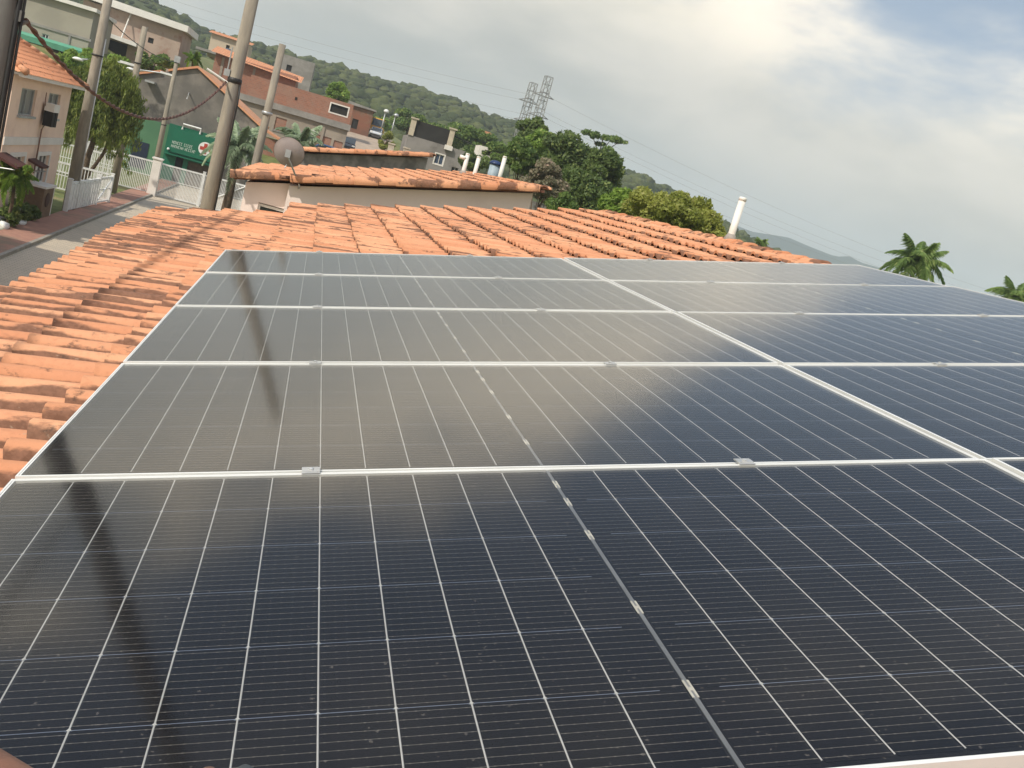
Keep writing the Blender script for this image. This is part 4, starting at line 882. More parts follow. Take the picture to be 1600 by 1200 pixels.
m_ = MB(); m_.lathe([(0.55, 0), (0.62, 0.2), (0.62, 0.7), (0.4, 0.95), (0.15, 1.0)], (2.9, -1.6, 0.752), 14); obj('water_tank', m_, pmat('blue_tank', (0.09, 0.12, 0.16), (0.07, 0.1, 0.14), 2, 0.4), hc, True)
b = at(430, 118, 140); gh = block('grey_house', 'flat grey concrete house on the hill above the brick roofs', 'house', (b.x, 140, b.z - 2.5), 4.8, 5.6, 6, SLABM, [(1.2, 1.9, 3.6, 4.4)]); window(gh, 1.2, 1.9, 3.6, 4.4, None, DARK)

# white-roofed house up on the left, with a canopy
WROOF = pmat('white_sheet_roof', (0.78, 0.76, 0.70), (0.70, 0.68, 0.62), 0.8, 0.6)
PEACH = pmat('peach_wall', (0.46, 0.355, 0.285), (0.40, 0.31, 0.25), 0.5, 0.95, c3=(0.33, 0.20, 0.15), s3=0.7)
wh = block('white_roofed_house', 'peach house with white sheet roof and white canopy on the left slope', 'house', (-28.6, 120, 7.5), 10.9, 6.7, 8, PEACH, [(1.4, 5.4, 1.8, 3.3), (7.4, 8.0, 4.2, 4.8)])
window(wh, 1.4, 5.4, 1.8, 3.3, None, DARK); window(wh, 7.4, 8.0, 4.2, 4.8, None, DARK)
m_ = MB(); m_.prism([(-0.6, 6.9), (11.5, 6.5), (11.5, 7.2), (-0.6, 7.7)], -0.9, 8.6); obj('roof', m_, WROOF, wh)
cn = thing('canopy', 'white canopy projecting from the peach house wall', 'canopy', (-27.6, 120, 11.1)); m_ = MB(); m_.prism([(0, 0.0), (5.6, -0.3), (5.6, 0.15), (0, 0.45)], -1.7, -0.002); obj('sheet', m_, WROOF, cn)
m_ = MB(); m_.tube([(3.9, -1.5, 0.2), (4.1, -0.05, 3.2)], 0.09, 6); obj('stay', m_, WROOF, cn)
bb = block('beige_building', 'long beige building with green awning at the far left', 'building', (-35.0, 106, 3.0), 10.9, 9.4, 9, pmat('beige_wall', (0.36, 0.335, 0.27), (0.31, 0.29, 0.235), 0.4, 0.95), [(6.6, 7.2, 5.2, 6.0)])
window(bb, 6.6, 7.2, 5.2, 6.0, WHITE, GLASS)
m_ = MB(); m_.box(-0.3, 11.1, -0.12, -0.002, 6.5, 6.75); obj('ledge', m_, SLABM, bb)
m_ = MB(); m_.box(-0.4, 11.2, -0.5, 9.2, 9.402, 9.75); obj('roof_edge', m_, WROOF, bb)
for x in (3.6, 9.0): m_ = MB(); m_.box(x, x + 0.2, -0.10, -0.002, 3.4, 6.5); obj('downpipe', m_, SLABM, bb)
ga = thing('green_awning', 'mint green awning strip along the beige building', 'awning', (-31.5, 106, 8.1))
MINT = pmat('mint_awning', (0.13, 0.40, 0.27), (0.11, 0.34, 0.23), 1.2, 0.6)
m_ = MB(); m_.prism([(0, 0), (8.9, 0), (8.9, 0.55), (0, 0.55)], -1.2, -0.003); o = obj('cover', m_, MINT, ga); o.rotation_euler = (0.25, 0, 0)
for k in range(5): m_ = MB(); m_.box(0.5 + k * 1.9, 1.7 + k * 1.9, -0.06, -0.004, -0.95, -0.45); obj('slot', m_, DARK, ga)
tr_ = block('terrace_wall', 'grey retaining wall with white handrail below the green awning', 'wall', (-34.0, 101.0, 1.5), 16.0, 4.9, 1.0, STAIN)
m_ = MB(); m_.tube([(-0.5, -0.2, 5.4), (7.0, -0.2, 5.4)], 0.14, 6); 
for k in range(5): m_.tube([(k * 1.7, -0.2, 4.9), (k * 1.7, -0.2, 5.4)], 0.05, 5)
obj('handrail', m_, WROOF, tr_)

# grey house right of the road
gz = 6.6; gr = block('grey_roadside_house', 'grey rendered house with dark parapet and pillars right of the road', 'house', (9.1, 108, gz), 7.2, 3.1, 7, pmat('grey_render', (0.27, 0.25, 0.23), (0.22, 0.205, 0.19), 0.7, 0.95, c3=(0.17, 0.155, 0.14), s3=0.5), [(3.5, 4.5, 0.9, 2.0), (5.6, 6.4, 0.1, 1.1)])
window(gr, 3.5, 4.5, 0.9, 2.0, BAND, pmat('blue_window', (0.05, 0.075, 0.12), (0.04, 0.06, 0.1), 2, 0.3), 1); surround(gr, 3.5, 4.5, 0.9, 2.0, BAND, 0.12)
window(gr, 5.6, 6.4, 0.1, 1.1, SLABM, DARK, 1)
m_ = MB(); m_.box(0.45, 4.4, 0.12, 0.3, 3.102, 4.85); obj('dark_parapet', m_, pmat('dark_board', (0.030, 0.028, 0.025), (0.022, 0.02, 0.018), 1, 0.9), gr)
for x, h_ in ((0.0, 4.9), (4.4, 5.0)): m_ = MB(); m_.box(x, x + 0.55, -0.12, 0.5, 3.103, h_); m_.box(x - 0.1, x + 0.75, -0.25, 0.6, h_ + 0.002, h_ + 0.16); obj('pillar', m_, pmat('cream_pillar', (0.55, 0.48, 0.36), (0.44, 0.38, 0.29), 1.5, 0.9), gr)
m_ = MB(); m_.box(4.2, 5.1, -0.45, -0.125, 2.7, 3.2); obj('box', m_, BAND, gr)
m_ = MB(); m_.tube([(4.9, 0.3, 4.4), (7.6, 0.3, 4.0)], 0.05, 5); obj('rail', m_, DARK, gr)
gl2 = thing('gate_pillars', 'pale gate pillars beside the road at the grey house', 'pillars', (8.0, 104.5, 5.6))
for x, y in ((-0.9, 0.0), (0.7, -0.6)): m_ = MB(); m_.box(x, x + 0.6, y, y + 0.5, 0, 2.5); m_.box(x - 0.08, x + 0.68, y - 0.08, y + 0.58, 2.502, 2.65); obj('pillar', m_, pmat('pale_pillar', (0.58, 0.50, 0.40), (0.46, 0.38, 0.31), 1.5, 0.9), gl2)
rw = block('rusty_wall_house', 'rust red brick huts along the left side of the climbing road', 'hut', (2.2, 146, 8.3), 4.2, 4.4, 20, pmat('rust_brick', (0.24, 0.105, 0.065), (0.17, 0.09, 0.06), 0.5, 0.95, c3=(0.20, 0.16, 0.11), s3=0.4), [(1.5, 2.4, 1.2, 2.6)]); window(rw, 1.5, 2.4, 1.2, 2.6, None, DARK)
m_ = MB(); m_.prism([(-0.4, 4.402), (4.6, 4.402), (4.5, 4.6), (-0.4, 4.9)], -0.4, 20); obj('roof', m_, SLABM, rw)
# low grey wall and water tank below the trees
lw = block('boundary_wall', 'low grey boundary wall at the foot of the trees', 'wall', (5.5, 52, 0.0), 12, 6.35, 0.4, STAIN)
bt = at(773, 262, 50); tk = thing('water_tank', 'pale blue water tank with dark blue lid beyond the vent pipes', 'tank', (bt.x, 50, bt.z - 1.2))
m_ = MB(); m_.lathe([(0.26, 0), (0.29, 0.5), (0.30, 1.35)], (0, 0, 0), 18); obj('barrel', m_, pmat('pale_tank', (0.34, 0.42, 0.46), (0.28, 0.35, 0.39), 2, 0.5), tk, True)
m_ = MB(); m_.lathe([(0.36, 1.352), (0.34, 1.46), (0.20, 1.56), (0.08, 1.58)], (0, 0, 0), 18); obj('lid', m_, pmat('tank_lid', (0.02, 0.045, 0.13), (0.016, 0.035, 0.1), 2, 0.4), tk, True)
m_ = MB(); m_.box(-0.6, 0.6, -0.6, 0.6, -8.0, -0.002); obj('stand', m_, STAIN, tk)
ws = block('white_hut', 'small white walled hut at the edge of the trees', 'hut', tuple(at(746, 243, 100)), 3.6, 1.1, 3, BAND, [(0.6, 1.3, 0.3, 0.8)]); window(ws, 0.6, 1.3, 0.3, 0.8, None, DARK)
hr = at(757, 213, 190); ho = thing('hill_house', 'tiny house with orange roof among the trees on the hill', 'house', hr); m_ = MB(); m_.box(-1.5, 1.5, 0, 4, -2.5, 0.0); obj('wall', m_, PEACH, ho); m_ = MB(); m_.prism([(-2, 0.0), (2, 0.0), (0.9, 1.0), (-0.9, 1.0)], -0.5, 4.5); obj('roof', m_, TILE_RED, ho)
# ------------------------------------------------------------------ vehicles on the far road
def car(name, label, loc, rz, paint, L_=4.0, W_=1.75, Hb=0.95, Ht=1.5, van=False, load=None, cat='car'):
    t = thing(name, label, cat, loc, rz); hw_ = W_ / 2; x0, x1 = -L_ / 2, L_ / 2
    m_ = MB(); m_.prism([(x0, 0.28), (x1, 0.28), (x1 + 0.05, 0.6), (x1 - 0.1, Hb - (0 if van else 0.1)), (x0 + 0.05, Hb), (x0 - 0.03, 0.6)], -hw_, hw_); obj('body', m_, paint, t)
    if van: cab = [(x0 + 0.05, Hb), (x1 - 0.12, Hb), (x1 - 0.65, Ht), (x0 + 0.1, Ht)]
    else: cab = [(x0 + 0.35, Hb), (x1 - 1.05, Hb), (x1 - 1.75, Ht), (x0 + 0.85, Ht)]
    m_ = MB(); m_.prism(cab, -hw_ * 0.88, hw_ * 0.88); c_ = obj('cabin', m_, paint, t)
    (ax, az), (bx_, bz_) = cab[1], cab[2]; m_ = MB(); e_ = 0.012
    m_.add([(ax + e_ - 0.06 * (ax - bx_), -hw_ * 0.78, az + 0.06 * (bz_ - az)), (ax + e_ - 0.06 * (ax - bx_), hw_ * 0.78, az + 0.06 * (bz_ - az)), (bx_ + e_ + 0.1 * (ax - bx_), hw_ * 0.74, bz_ - 0.1 * (bz_ - az)), (bx_ + e_ + 0.1 * (ax - bx_), -hw_ * 0.74, bz_ - 0.1 * (bz_ - az))], [(0, 1, 2, 3)]); obj('windscreen', m_, GLASS, c_)
    for s_ in (-1, 1):
        y = s_ * (hw_ * 0.88 + 0.012); a, b_, c2, d2 = cab; m_ = MB()
        q = [(a[0] + 0.25, y, a[1] + 0.06), (b_[0] - 0.3, y, b_[1] + 0.06), (c2[0] - 0.05, y, c2[1] - 0.1), (d2[0] + 0.1, y, d2[1] - 0.1)]; m_.add(q, [(0, 1, 2, 3)]); obj('side_window', m_, GLASS, c_)
        m_ = MB(); m_.box(x1 - 0.02, x1 + 0.045, s_ * hw_ * 0.72 - 0.17, s_ * hw_ * 0.72 + 0.17, 0.62, 0.78); obj('headlight', m_, WHITE, t)
        for xx in (x0 + 0.75, x1 - 0.75):
            m_ = MB(); m_.lathe([(0.20, 0), (0.31, 0.02), (0.31, 0.18), (0.20, 0.20)], (0, 0, 0), 16); o = obj('wheel', m_, BLACK, t, True); o.matrix_local = Matrix.Translation((xx, s_ * (hw_ + 0.02) + (0.0 if s_ < 0 else 0.0), 0.31)) @ Matrix.Rotation(s_ * PI / 2, 4, 'X')
            m_ = MB(); m_.lathe([(0.17, -0.012), (0.10, -0.03)], (0, 0, 0), 12); obj('rim', m_, STEEL, o)
    m_ = MB(); m_.box(x1 + 0.002, x1 + 0.08, -hw_ * 0.95, hw_ * 0.95, 0.30, 0.48); obj('bumper', m_, BLACK, t)
    if load: m_ = MB(); m_.box(*load[0]); obj('cargo_box', m_, load[1], t)
    return t
PW = pmat('silver_paint', (0.55, 0.58, 0.62), (0.52, 0.55, 0.59), 1, 0.3, spec=0.6); PB = pmat('blue_paint', (0.05, 0.13, 0.30), (0.045, 0.12, 0.27), 1, 0.25, spec=0.6); PN = pmat('dark_blue_paint', (0.035, 0.045, 0.065), (0.03, 0.04, 0.055), 1, 0.25, spec=0.6)
PYL = pmat('yellow_paint', (0.72, 0.36, 0.05), (0.66, 0.33, 0.045), 1, 0.5)
def road_z(x, y): return terr(x, y) + 0.065
q = at(585, 216, 150); car('silver_car', 'silver car with its nose to the camera on the climbing road', (q.x, 148, road_z(q.x, 148)), R(-96), PW, W_=1.75)
q = at(587, 200, 156); car('yellow_truck', 'yellow truck behind the silver car on the road', (q.x + 0.2, 156, road_z(q.x, 156)), R(-96), PYL, L_=6.0, W_=2.1, Hb=1.3, Ht=2.6, van=True, cat='truck')
q = at(546, 220, 124); car('parked_car', 'dark blue car parked at the corner of the brick house', (q.x, 124, road_z(q.x, 124)), R(-92), PN, Ht=1.65)
q = at(514, 226, 116); car('parked_car', 'bright blue car parked below the brick house wall', (q.x - 0.6, 105.5, terr(q.x - 0.6, 105.5)), R(170), PB)
for (u, v, y, lab) in ((595, 205, 152, 'tall street lamp with bright white head beside the far road'), (612, 205, 150, 'second street lamp with grey head beside the far road')):
    b = at(u, v, y); t = thing('street_lamp', lab, 'street lamp', (b.x, y, terr(b.x, y)), group='street lamps on the far road')
    hh2 = at(u, 173 if u < 600 else 180, y).z - terr(b.x, y); m_ = MB(); m_.tube([(0, 0, 0), (0, 0, hh2)], [0.11, 0.07], 8); obj('pole', m_, STEEL, t, True)
    m_ = MB(); m_.lathe([(0.1, -0.1), (0.38, 0.0), (0.42, 0.2), (0.25, 0.4), (0.05, 0.46)], (0.1, 0, hh2), 12); obj('head', m_, WHITE if u < 600 else STEEL, t, True)

# ------------------------------------------------------------------ vegetation
def leaves(C, n, size, spread, droop=0.0, rg=RNG, aspect=0.5):
    """n leaf quads round each clump centre C (k,3) with radius spread (k,)"""
    k = len(C); N_ = k * n
    d = rg.normal(0, 1, (N_, 3)); d /= np.linalg.norm(d, axis=1)[:, None]
    rr = rg.uniform(0.45, 1.0, N_) ** 0.6
    P_ = np.repeat(C, n, 0) + d * (rr * np.repeat(spread, n))[:, None] * np.array([1, 1, 0.75])
    a = rg.normal(0, 1, (N_, 3)); a[:, 2] -= droop * 3; a /= np.linalg.norm(a, axis=1)[:, None]
    nn = d + rg.normal(0, 0.5, (N_, 3)) + np.array([0, 0, 0.5]); b = np.cross(a, nn); b /= (np.linalg.norm(b, axis=1)[:, None] + 1e-9)
    s_ = size * rg.uniform(0.6, 1.3, N_)[:, None]
    V = np.stack([P_ - a * s_, P_ + b * s_ * aspect, P_ + a * s_, P_ - b * s_ * aspect], 1).reshape(-1, 3)
    F = np.arange(N_ * 4).reshape(-1, 4)
    return V, F
def crown_clumps(c, rad, k, rg):
    d = rg.normal(0, 1, (k, 3)); d /= np.linalg.norm(d, axis=1)[:, None]; r_ = rg.uniform(0.35, 1.0, k) ** 0.5
    C = d * r_[:, None] * np.array(rad) * 0.82; C[:, 2] = np.where(C[:, 2] < -rad[2] * 0.55, -rad[2] * 0.55, C[:, 2])
    return C + np.array(c)
LM = {'dark': leafmat('leaf_dark', (0.054, 0.097, 0.026), (0.166, 0.229, 0.059), (0.268, 0.322, 0.095)), 'mid': leafmat('leaf_mid', (0.066, 0.129, 0.027), (0.198, 0.291, 0.066), (0.304, 0.373, 0.104)),
      'bright': leafmat('leaf_bright', (0.115, 0.218, 0.031), (0.292, 0.416, 0.074), (0.416, 0.500, 0.125)), 'olive': leafmat('leaf_olive', (0.180, 0.221, 0.037), (0.407, 0.425, 0.090), (0.453, 0.435, 0.151)),
      'grey': leafmat('leaf_grey', (0.177, 0.177, 0.101), (0.333, 0.292, 0.189), (0.459, 0.333, 0.250)), 'silver': leafmat('leaf_silver', (0.283, 0.369, 0.240), (0.588, 0.696, 0.479), (0.700, 0.700, 0.652)),
      'willow': leafmat('leaf_willow', (0.084, 0.129, 0.028), (0.250, 0.302, 0.059), (0.375, 0.396, 0.103)), 'palm': leafmat('leaf_palm', (0.123, 0.215, 0.061), (0.358, 0.475, 0.152), (0.549, 0.600, 0.250))}
def tree(name, label, u, v, y, wpx, hpx, kind, k=26, n=150, leaf=0.22, cat='tree', group=None, depth=1.0, base=None, clump=0.34):
    c = at(u, v, y); sc = (c - CAM).dot(RZ) / FPX; rx, rz_ = wpx * sc / 2, hpx * sc / 2; bz_ = terr(c.x, y) if base is None else base
    rg = np.random.default_rng(int(u * 7 + v)); t = thing(name, label, cat, (c.x, y, bz_), group=group); ch_ = c.z - bz_
    C = crown_clumps((0, 0, ch_), (rx, rx * depth, rz_), k, rg); spd = rg.uniform(0.7, 1.25, k) * clump * (rx + rz_) / 2
    V, F = leaves(C, n, leaf, spd, rg=rg)
    m_ = MB(); r0 = max(0.10, rx * 0.075); top = Vector((rg.normal(0, 0.1), rg.normal(0, 0.1), ch_))
    m_.tube([(0, 0, -0.2), Vector((0.05, 0, ch_ * 0.4)), top], [r0, r0 * 0.75, r0 * 0.3], 8)
    for i in range(min(10, k)):
        m_.tube([Vector((0, 0, ch_ * 0.45)).lerp(top, rg.uniform(0.1, 0.8)), Vector(C[i])], [r0 * 0.4, r0 * 0.08], 5)
    obj('trunk', m_, BARK, t, True); obj('crown', npmesh('crown', V, F), LM[kind], t)
    return t
TG = 'trees beyond the row of houses'
tree('tree', 'dark round treetop below the two lattice towers', 832, 212, 82, 62, 56, 'dark', 24, 323, 0.173, group=TG)
tree('tree', 'yellow-green treetop between the darker crowns', 846, 224, 74, 66, 48, 'bright', 22, 361, 0.144, group=TG)
tree('tree', 'mid green bushy tree left of the dark crowns', 815, 246, 70, 64, 66, 'mid', 24, 323, 0.158, group=TG)
tree('tree', 'large dark green tree in the middle of the tree group', 890, 248, 68, 110, 78, 'dark', 40, 323, 0.158, group=TG)
tree('tree', 'tall dark tree at the right end of the tree group', 938, 280, 62, 84, 96, 'dark', 40, 323, 0.144, group=TG)
tree('tree', 'mid green tree low in front of the dark crowns', 905, 305, 52, 120, 90, 'dark', 40, 304, 0.130, group=TG)
tree('tree', 'greyish flowering tree right of the neighbour roof end', 852, 285, 48, 74, 72, 'grey', 30, 323, 0.101, group=TG)
tree('bush', 'bright large-leaved bush between dark tree and olive bush', 962, 318, 40, 62, 52, 'bright', 22, 209, 0.144, 'bush', group=TG)
tree('bush', 'big rounded olive green bush behind the roof ridge', 1050, 336, 34, 170, 82, 'olive', 70, 456, 0.079, 'bush', group=TG, clump=0.26)
tree('bush', 'olive bush low at the right end of the ridge foliage', 1100, 362, 33, 90, 50, 'olive', 30, 380, 0.079, 'bush', group=TG)
tree('bush', 'dark foliage tuft between the greyish tree and the ridge', 880, 322, 44, 60, 46, 'mid', 18, 247, 0.115, 'bush', group=TG)
SG = 'trees on the slope behind the houses'
tree('tree', 'round bright tree at the end of the brick wall', 527, 148, 135, 44, 40, 'bright', 20, 285, 0.230, group=SG)
tree('tree', 'green tree beside the road below the hill', 640, 190, 165, 70, 36, 'mid', 20, 285, 0.288, group=SG)
tree('tree', 'green tree behind the grey roadside house', 700, 208, 150, 76, 44, 'mid', 22, 285, 0.259, group=SG)
tree('tree', 'pale green tree on the slope left of the dark tree group', 745, 222, 140, 70, 50, 'mid', 22, 285, 0.245, group=SG)
tree('tree', 'low tree between the white hut and the dark tree group', 772, 244, 100, 60, 44, 'mid', 20, 285, 0.187, group=SG)
tree('bush', 'dark bush in front of the white hut', 740, 254, 85, 60, 30, 'dark', 16, 247, 0.158, 'bush', group=SG)
tree('tree', 'green tree on the slope above the climbing road', 560, 178, 175, 56, 34, 'mid', 18, 285, 0.288, group=SG)
tree('tree', 'small tree at the top end of the brick wall row', 590, 192, 185, 50, 26, 'bright', 14, 285, 0.259, group=SG)
tree('bush', 'yellowish roadside bush next to the gate pillars', 603, 222, 112, 26, 34, 'olive', 14, 209, 0.144, 'bush', group=SG)
tree('tree', 'green treetops above the dark gable wall', 245, 97, 92, 66, 36, 'mid', 18, 285, 0.158, group=SG)
tree('tree', 'bright green shrubbery above the willow crown', 165, 103, 88, 90, 46, 'bright', 22, 285, 0.158, group=SG)
tree('bush', 'bright shrubs behind the ridge of the pink house', 112, 100, 84, 50, 44, 'bright', 14, 228, 0.144, 'bush', group=SG)
# drooping willow-like tree behind the lawn fence
def willow():
    c = at(160, 165, 56); t = thing('willow_tree', 'drooping green willow-like tree behind the white lawn fence', 'tree', (c.x, 56, 0.0)); rg = np.random.default_rng(5)
    ch_ = c.z; C = []; sp = []
    for i in range(210):
        a = rg.uniform(0, 2 * PI); r_ = rg.uniform(0.2, 1.75) ; x, y = r_ * math.cos(a) * 1.0, r_ * math.sin(a); zt_ = 6.9 - 0.5 * r_ * r_ * 0.75 + rg.normal(0, 0.3); ln = rg.uniform(1.4, 4.2)
        for q_ in range(int(ln / 0.24)):
            C.append((x + rg.normal(0, 0.08) + 0.10 * q_ * math.cos(a) * 0.3, y + rg.normal(0, 0.08), zt_ - q_ * 0.24)); sp.append(rg.uniform(0.14, 0.28))
    C = [(c_[0] * 1.12, c_[1], c_[2]) for c_ in C]
    V, F = leaves(np.array(C), 20, 0.14, np.array(sp), droop=1.0, rg=rg, aspect=0.22)
    obj('crown', npmesh('crown', V, F), LM['willow'], t)
    m_ = MB(); m_.tube([(-0.3, 0, -0.1), (-0.25, 0.1, 2.0), (0.1, 0, 4.2), (0, 0, 6.2)], [0.20, 0.16, 0.12, 0.05], 8); m_.tube([(-0.3, 0, 0.2), (-0.8, 0, 1.8), (-1.1, 0.1, 3.6), (-0.9, 0, 5.5)], [0.14, 0.11, 0.08, 0.03], 7); m_.tube([(-0.2, 0, 0.6), (0.5, 0.2, 2.4), (0.9, 0, 4.6)], [0.12, 0.09, 0.04], 7)
    obj('trunk', m_, BARK, t, True)
willow()
def frond_mesh(name, ln, droop, wid, rg, nl=34, mat=None):
    m_ = MB(); pts = []
    for i in range(nl + 1):
        t = i / nl; pts.append(Vector((ln * t * (1 - 0.12 * t), 0, ln * (0.55 * t - droop * t * t))))
    m_.tube(pts[::4] + [pts[-1]], [0.035 * (1 - 0.8 * i / 7) for i in range(len(pts[::4]) + 1)], 5)
    for i in range(2, nl):
        t = i / nl; w_ = wid * math.sin(PI * min(1, 0.15 + 0.85 * t)) ** 0.6 * (1 - 0.25 * t)
        for s_ in (-1, 1):
            for q_ in range(2):
                p = pts[i].lerp(pts[i + 1], q_ * 0.5); tip = p + Vector((w_ * 0.45, s_ * w_ * rg.uniform(0.45, 0.85), -w_ * rg.uniform(0.3, 1.0))); mid = p.lerp(tip, 0.5) + Vector((0, 0, w_ * 0.12)); sd = Vector((0.04, 0, 0.012))
                m_.add([p - sd, p + sd, mid + sd, tip, mid - sd], [(0, 1, 2, 3, 4)])
    me = m_.mesh(name); me.materials.append(mat); return me
def palm(name, label, c, h, ln, nf, seed, mat, wid=0.55, cat='palm', trunk=0.16, upr=0.5, group=None):
    rg = np.random.default_rng(seed); t = thing(name, label, cat, (c.x, c.y, c.z - h), group=group)
    m_ = MB(); m_.tube([(0, 0, -0.2), (0.06, 0, h * 0.5), (0, 0, h)], [trunk * 1.2, trunk, trunk * 0.85], 10); obj('trunk', m_, BARK, t, True)
    ms = [frond_mesh('frond', ln, d_, wid, rg, mat=mat) for d_ in (0.45, 0.8, 1.15, 1.5)]
    for i in range(nf):
        a = 2 * PI * i * 0.382 + rg.normal(0, 0.15); k = i / nf; me = ms[min(3, int(k * 4))]
        o = bpy.data.objects.new('frond', me); COL.objects.link(o); o.parent = t; o.location = (0, 0, h); o.rotation_euler = (rg.normal(0, 0.15), -(upr - k * upr * 1.6), a); s_ = rg.uniform(0.85, 1.1); o.scale = (s_, s_, s_)
    return t
PGp = 'palms beyond the ridge'
palm('palm_tree', 'palm crown rising behind the right edge of the panels', at(1432, 412, 54), 9.3, 2.45, 24, 3, LM['palm'], 0.75, upr=0.85, group=PGp)
palm('palm_tree', 'palm half hidden at the right photo edge behind the panels', at(1588, 470, 54), 9.0, 2.2, 22, 9, LM['palm'], 0.75, upr=0.85, group=PGp)
palm('palm_tree', 'tiny palm tuft just above the roof ridge near the vent pipe', at(1190, 378, 75), 9.0, 0.75, 12, 5, LM['palm'], 0.3, group=PGp)
palm('silver_palm', 'silvery fan of fronds right of the tall concrete pole', at(372, 232, 44), 4.4, 1.7, 24, 8, LM['silver'], 0.5, 'palm', 0.2, 0.9)
palm('silver_palm', 'smaller silvery fronds behind the wireless pole', at(470, 222, 46), 5.0, 1.3, 16, 12, LM['silver'], 0.45, 'palm', 0.16, 0.8)
palm('garden_plant', 'yellow-green spiky plant at the left edge before the pink house', Vector((-9.95, 36.7, 1.95)), 1.9, 0.85, 22, 4, LM['bright'], 0.30, 'plant', 0.06, 0.9)
palm('garden_plant', 'small bright palm at the eaves of the dark gable wall', at(302, 92, 84), 3.0, 0.9, 14, 6, LM['bright'], 0.3, 'plant', 0.08, 0.9)
for i, (x, y, s_, lab) in enumerate(((-10.0, 36.9, 0.42, 'dark clipped shrub nearest the left edge by the pink house'), (-10.1, 38.6, 0.48, 'dark shrub beside the meter cabinet'), (-9.95, 39.9, 0.32, 'low dark plant in front of the meter cabinet'))):
    t = thing('shrub', lab, 'shrub', (x, y, 0.0), group='shrubs by the pink house'); rg = np.random.default_rng(60 + i); C = crown_clumps((0, 0, s_ * 1.1), (s_, s_, s_), 12, rg); V, F = leaves(C, 70, 0.09, np.full(12, s_ * 0.45), rg=rg); obj('foliage', npmesh('foliage', V, F), LM['dark'], t)
    m_ = MB(); m_.tube([(0, 0, -0.05), (0, 0, s_ * 1.2)], [0.04, 0.02], 6); obj('stem', m_, BARK, t)
# umbrella-crowned tree against the sky
def umbrella_tree():
    b = at(936, 262, 115); t = thing('umbrella_tree', 'tall thin tree with flat umbrella crown standing against the sky', 'tree', (b.x, 115, terr(b.x, 115))); zb = terr(b.x, 115); rg = np.random.default_rng(21)
    m_ = MB(); C = []; sp = []
    hub = at(935, 250, 115); hb = Vector((hub.x - b.x, 0, hub.z - zb)); m_.tube([(0, 0, 0), hb * 0.6, hb], [0.30, 0.2, 0.14], 7)
    for (u, v, wpx, hpx, k) in ((926, 211, 30, 6, 12), (940, 214, 30, 5, 12), (955, 216, 32, 6, 14), (966, 221, 14, 5, 6), (943, 232, 13, 8, 5), (952, 239, 11, 8, 5), (938, 225, 8, 5, 3)):
        p = at(u, v, 115); q_ = Vector((p.x - b.x, rg.normal(0, 0.8), p.z - zb)); m_.tube([hb, hb.lerp(q_, 0.5) + Vector((0, 0, 0.3)), q_], [0.09, 0.06, 0.03], 5)
        for i in range(k): C.append((q_.x + rg.uniform(-0.5, 0.5) * wpx * 0.078, q_.y + rg.uniform(-1, 1), q_.z + rg.uniform(-0.3, 0.5) * hpx * 0.078)); sp.append(0.36)
    V, F = leaves(np.array(C), 60, 0.17, np.array(sp), rg=rg); obj('crown', npmesh('crown', V, F), LM['mid'], t); obj('trunk', m_, BARK, t, True)
umbrella_tree()

# ------------------------------------------------------------------ lattice towers with lines
def tower(label, ut, vt, ub, vb, y, wpx):
    tp = at(ut, vt, y); z0 = 8.0; wd = wpx * (tp - CAM).dot(RZ) / FPX; t = thing('lattice_tower', label, 'tower', (tp.x, y, z0), R(12), 'lattice towers on the hill'); h = tp.z - z0; a = wd / 2 * 0.80; STEEL = pmat('tower_steel', (0.26, 0.255, 0.23), (0.21, 0.205, 0.185), 1, 0.7, 0.0)
    lw_ = 0.15
    def wz(z): return a * (1.35 - 0.35 * z / h)
    for sx, sy in ((-1, -1), (1, -1), (1, 1), (-1, 1)):
        m_ = MB(); m_.tube([(sx * wz(0), sy * wz(0), 0), (sx * wz(h), sy * wz(h), h)], lw_, 4); obj('leg', m_, STEEL, t)
    m_ = MB(); n = int(h / (wd * 0.95))
    for i in range(n):
        z_a, z_b = h * i / n, h * (i + 1) / n
        for k in range(4):
            c_ = [(-1, -1), (1, -1), (1, 1), (-1, 1)]; p, q_ = c_[k], c_[(k + 1) % 4]
            if i % 2: p, q_ = q_, p
            m_.tube([(p[0] * wz(z_a), p[1] * wz(z_a), z_a), (q_[0] * wz(z_b), q_[1] * wz(z_b), z_b)], 0.085, 4)
            m_.tube([(p[0] * wz(z_b), p[1] * wz(z_b), z_b), (q_[0] * wz(z_b), q_[1] * wz(z_b), z_b)], 0.085, 4)
    obj('bracing', m_, STEEL, t)
    for zz in (h - 6.8, h - 13.8):
        m_ = MB(); ex = wd * 1.35; m_.box(-ex, ex, -0.2, 0.2, zz - 0.16, zz + 0.16); m_.tube([(-ex, 0, zz), (0, 0, zz + 1.4)], 0.13, 4); m_.tube([(ex, 0, zz), (0, 0, zz + 1.4)], 0.13, 4); obj('crossarm', m_, STEEL, t)
    return t, h, wd
T1, h1, w1 = tower('left and lower of the two lattice towers above the trees', 834, 130, 815, 195, 350, 12.5)
T2, h2, w2 = tower('right and taller of the two lattice towers above the trees', 858, 120, 840, 195, 340, 13)
k = 0
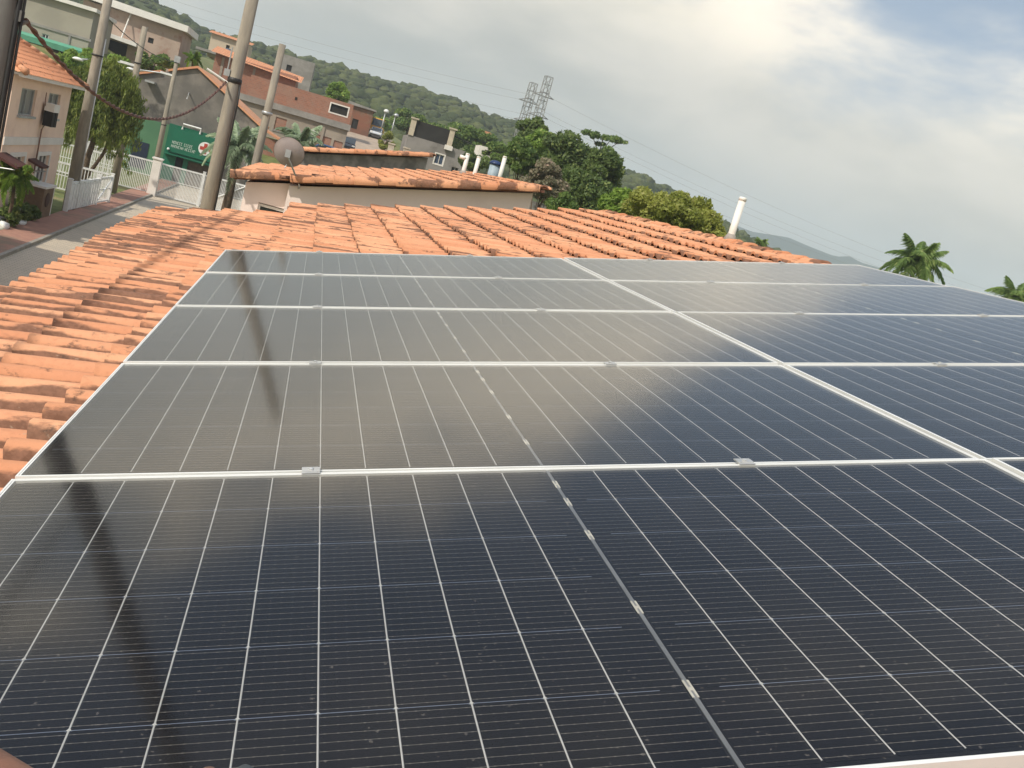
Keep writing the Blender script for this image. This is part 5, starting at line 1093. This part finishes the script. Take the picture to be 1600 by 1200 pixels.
for T_, h_, w_ in ((T1, h1, w1), (T2, h2, w2)):
    for zz in (h_ - 6.8, h_ - 13.8):
        o0 = T_.location + Vector(((-1 if T_ is T1 else 1) * w_ * 1.3, 0, zz)); k += 1
        far = Vector((o0.x + 420, o0.y + 160, o0.z - 8)); left = Vector((o0.x - 330, o0.y + 90, o0.z + 16)); m_ = MB()
        for B_ in (far, left): m_.tube([o0.lerp(B_, i / 24) + Vector((0, 0, -40 * (i / 24) * (1 - i / 24))) for i in range(25)], 0.03, 4)
        o = obj('power_line', m_, MATS['tower_steel'], None); tag(o, 'thin power line at the %s crossarm of the %s lattice tower' % ('upper' if zz > h_ - 8 else 'lower', 'left' if T_ is T1 else 'right'), 'power line', 'power lines across the sky')

# ------------------------------------------------------------------ the photographer's hand at the bottom edge
def skin_mesh(name, nodes, edges, mat, parent=None):
    me = bpy.data.meshes.new(name); me.from_pydata([n_[0] for n_ in nodes], edges, []); me.materials.append(mat)
    o = bpy.data.objects.new(name, me); COL.objects.link(o)
    o.modifiers.new('Skin', 'SKIN'); 
    for v_, n_ in zip(me.skin_vertices[0].data, nodes): v_.radius = (n_[1], n_[1] * 0.92)
    me.skin_vertices[0].data[0].use_root = True
    s_ = o.modifiers.new('Sub', 'SUBSURF'); s_.levels = 2; s_.render_levels = 2
    for m2 in o.modifiers: 
        if m2.type == 'SKIN': m2.use_smooth_shade = True
    return o
SKIN = pmat('skin', (0.20, 0.095, 0.060), (0.165, 0.078, 0.05), 30, 0.5, bump=0.15, spec=0.45)
nd = [((0.45, -1.19, 0.030), 0.030), ((0.395, -1.165, 0.036), 0.024), ((0.275, -1.072, 0.038), 0.034), ((0.10, -0.945, 0.050), 0.040), ((-0.10, -0.82, 0.08), 0.044),
      ((0.495, -1.175, 0.034), 0.014), ((0.512, -1.118, 0.036), 0.0110), ((0.519, -1.086, 0.026), 0.0100), ((0.521, -1.078, 0.014), 0.0085),
      ((0.50, -1.195, 0.032), 0.013), ((0.530, -1.130, 0.034), 0.0100), ((0.540, -1.090, 0.022), 0.0080), ((0.541, -1.082, 0.012), 0.0068),
      ((0.50, -1.215, 0.030), 0.012), ((0.545, -1.185, 0.032), 0.0095), ((0.562, -1.150, 0.018), 0.0080),
      ((0.49, -1.235, 0.026), 0.011), ((0.53, -1.220, 0.026), 0.0085), ((0.55, -1.195, 0.014), 0.0070),
      ((0.435, -1.155, 0.040), 0.014), ((0.470, -1.128, 0.036), 0.0115), ((0.492, -1.112, 0.018), 0.0095)]
ed = [(0, 1), (1, 2), (2, 3), (3, 4), (0, 5), (5, 6), (6, 7), (7, 8), (0, 9), (9, 10), (10, 11), (11, 12), (0, 13), (13, 14), (14, 15), (0, 16), (16, 17), (17, 18), (0, 19), (19, 20), (20, 21)]
ps = thing('person', 'bare brown forearm and fingertips reaching in at the bottom left corner', 'person'); ps.matrix_world = ROOF
arm = skin_mesh('arm', nd, ed, SKIN); arm.parent = ps
m_ = MB(); m_.tube([(0.560, -1.19, 0.018), (0.5575, -1.12, 0.018), (0.557, -1.082, 0.017), (0.5568, -1.072, 0.016)], [0.0135, 0.0135, 0.0125, 0.007], 14)
tl = obj('tool_handle', m_, pmat('grey_grip', (0.060, 0.072, 0.078), (0.05, 0.06, 0.066), 20, 0.55), None, True); tl.matrix_world = ROOF; tag(tl, 'rounded dark grey grip held by the fingers at the bottom edge', 'tool')

# ------------------------------------------------------------------ haze
hz = bpy.data.materials.new('haze'); hz.use_nodes = True; t = hz.node_tree; t.nodes.remove(t.nodes['Principled BSDF']); pv = N(t, 'ShaderNodeVolumePrincipled'); pv.inputs['Density'].default_value = 0.00036; pv.inputs['Color'].default_value = (0.80, 0.91, 1.0, 1); pv.inputs['Anisotropy'].default_value = 0.0
L(t, pv.outputs[0], t.nodes['Material Output'].inputs['Volume'])
m_ = MB(); m_.box(-1500, 2600, -300, 2900, -1.5, 190); o = obj('haze', m_, hz, None, kind='stuff'); tag(o, 'pale bluish haze in front of the far hills', 'haze')
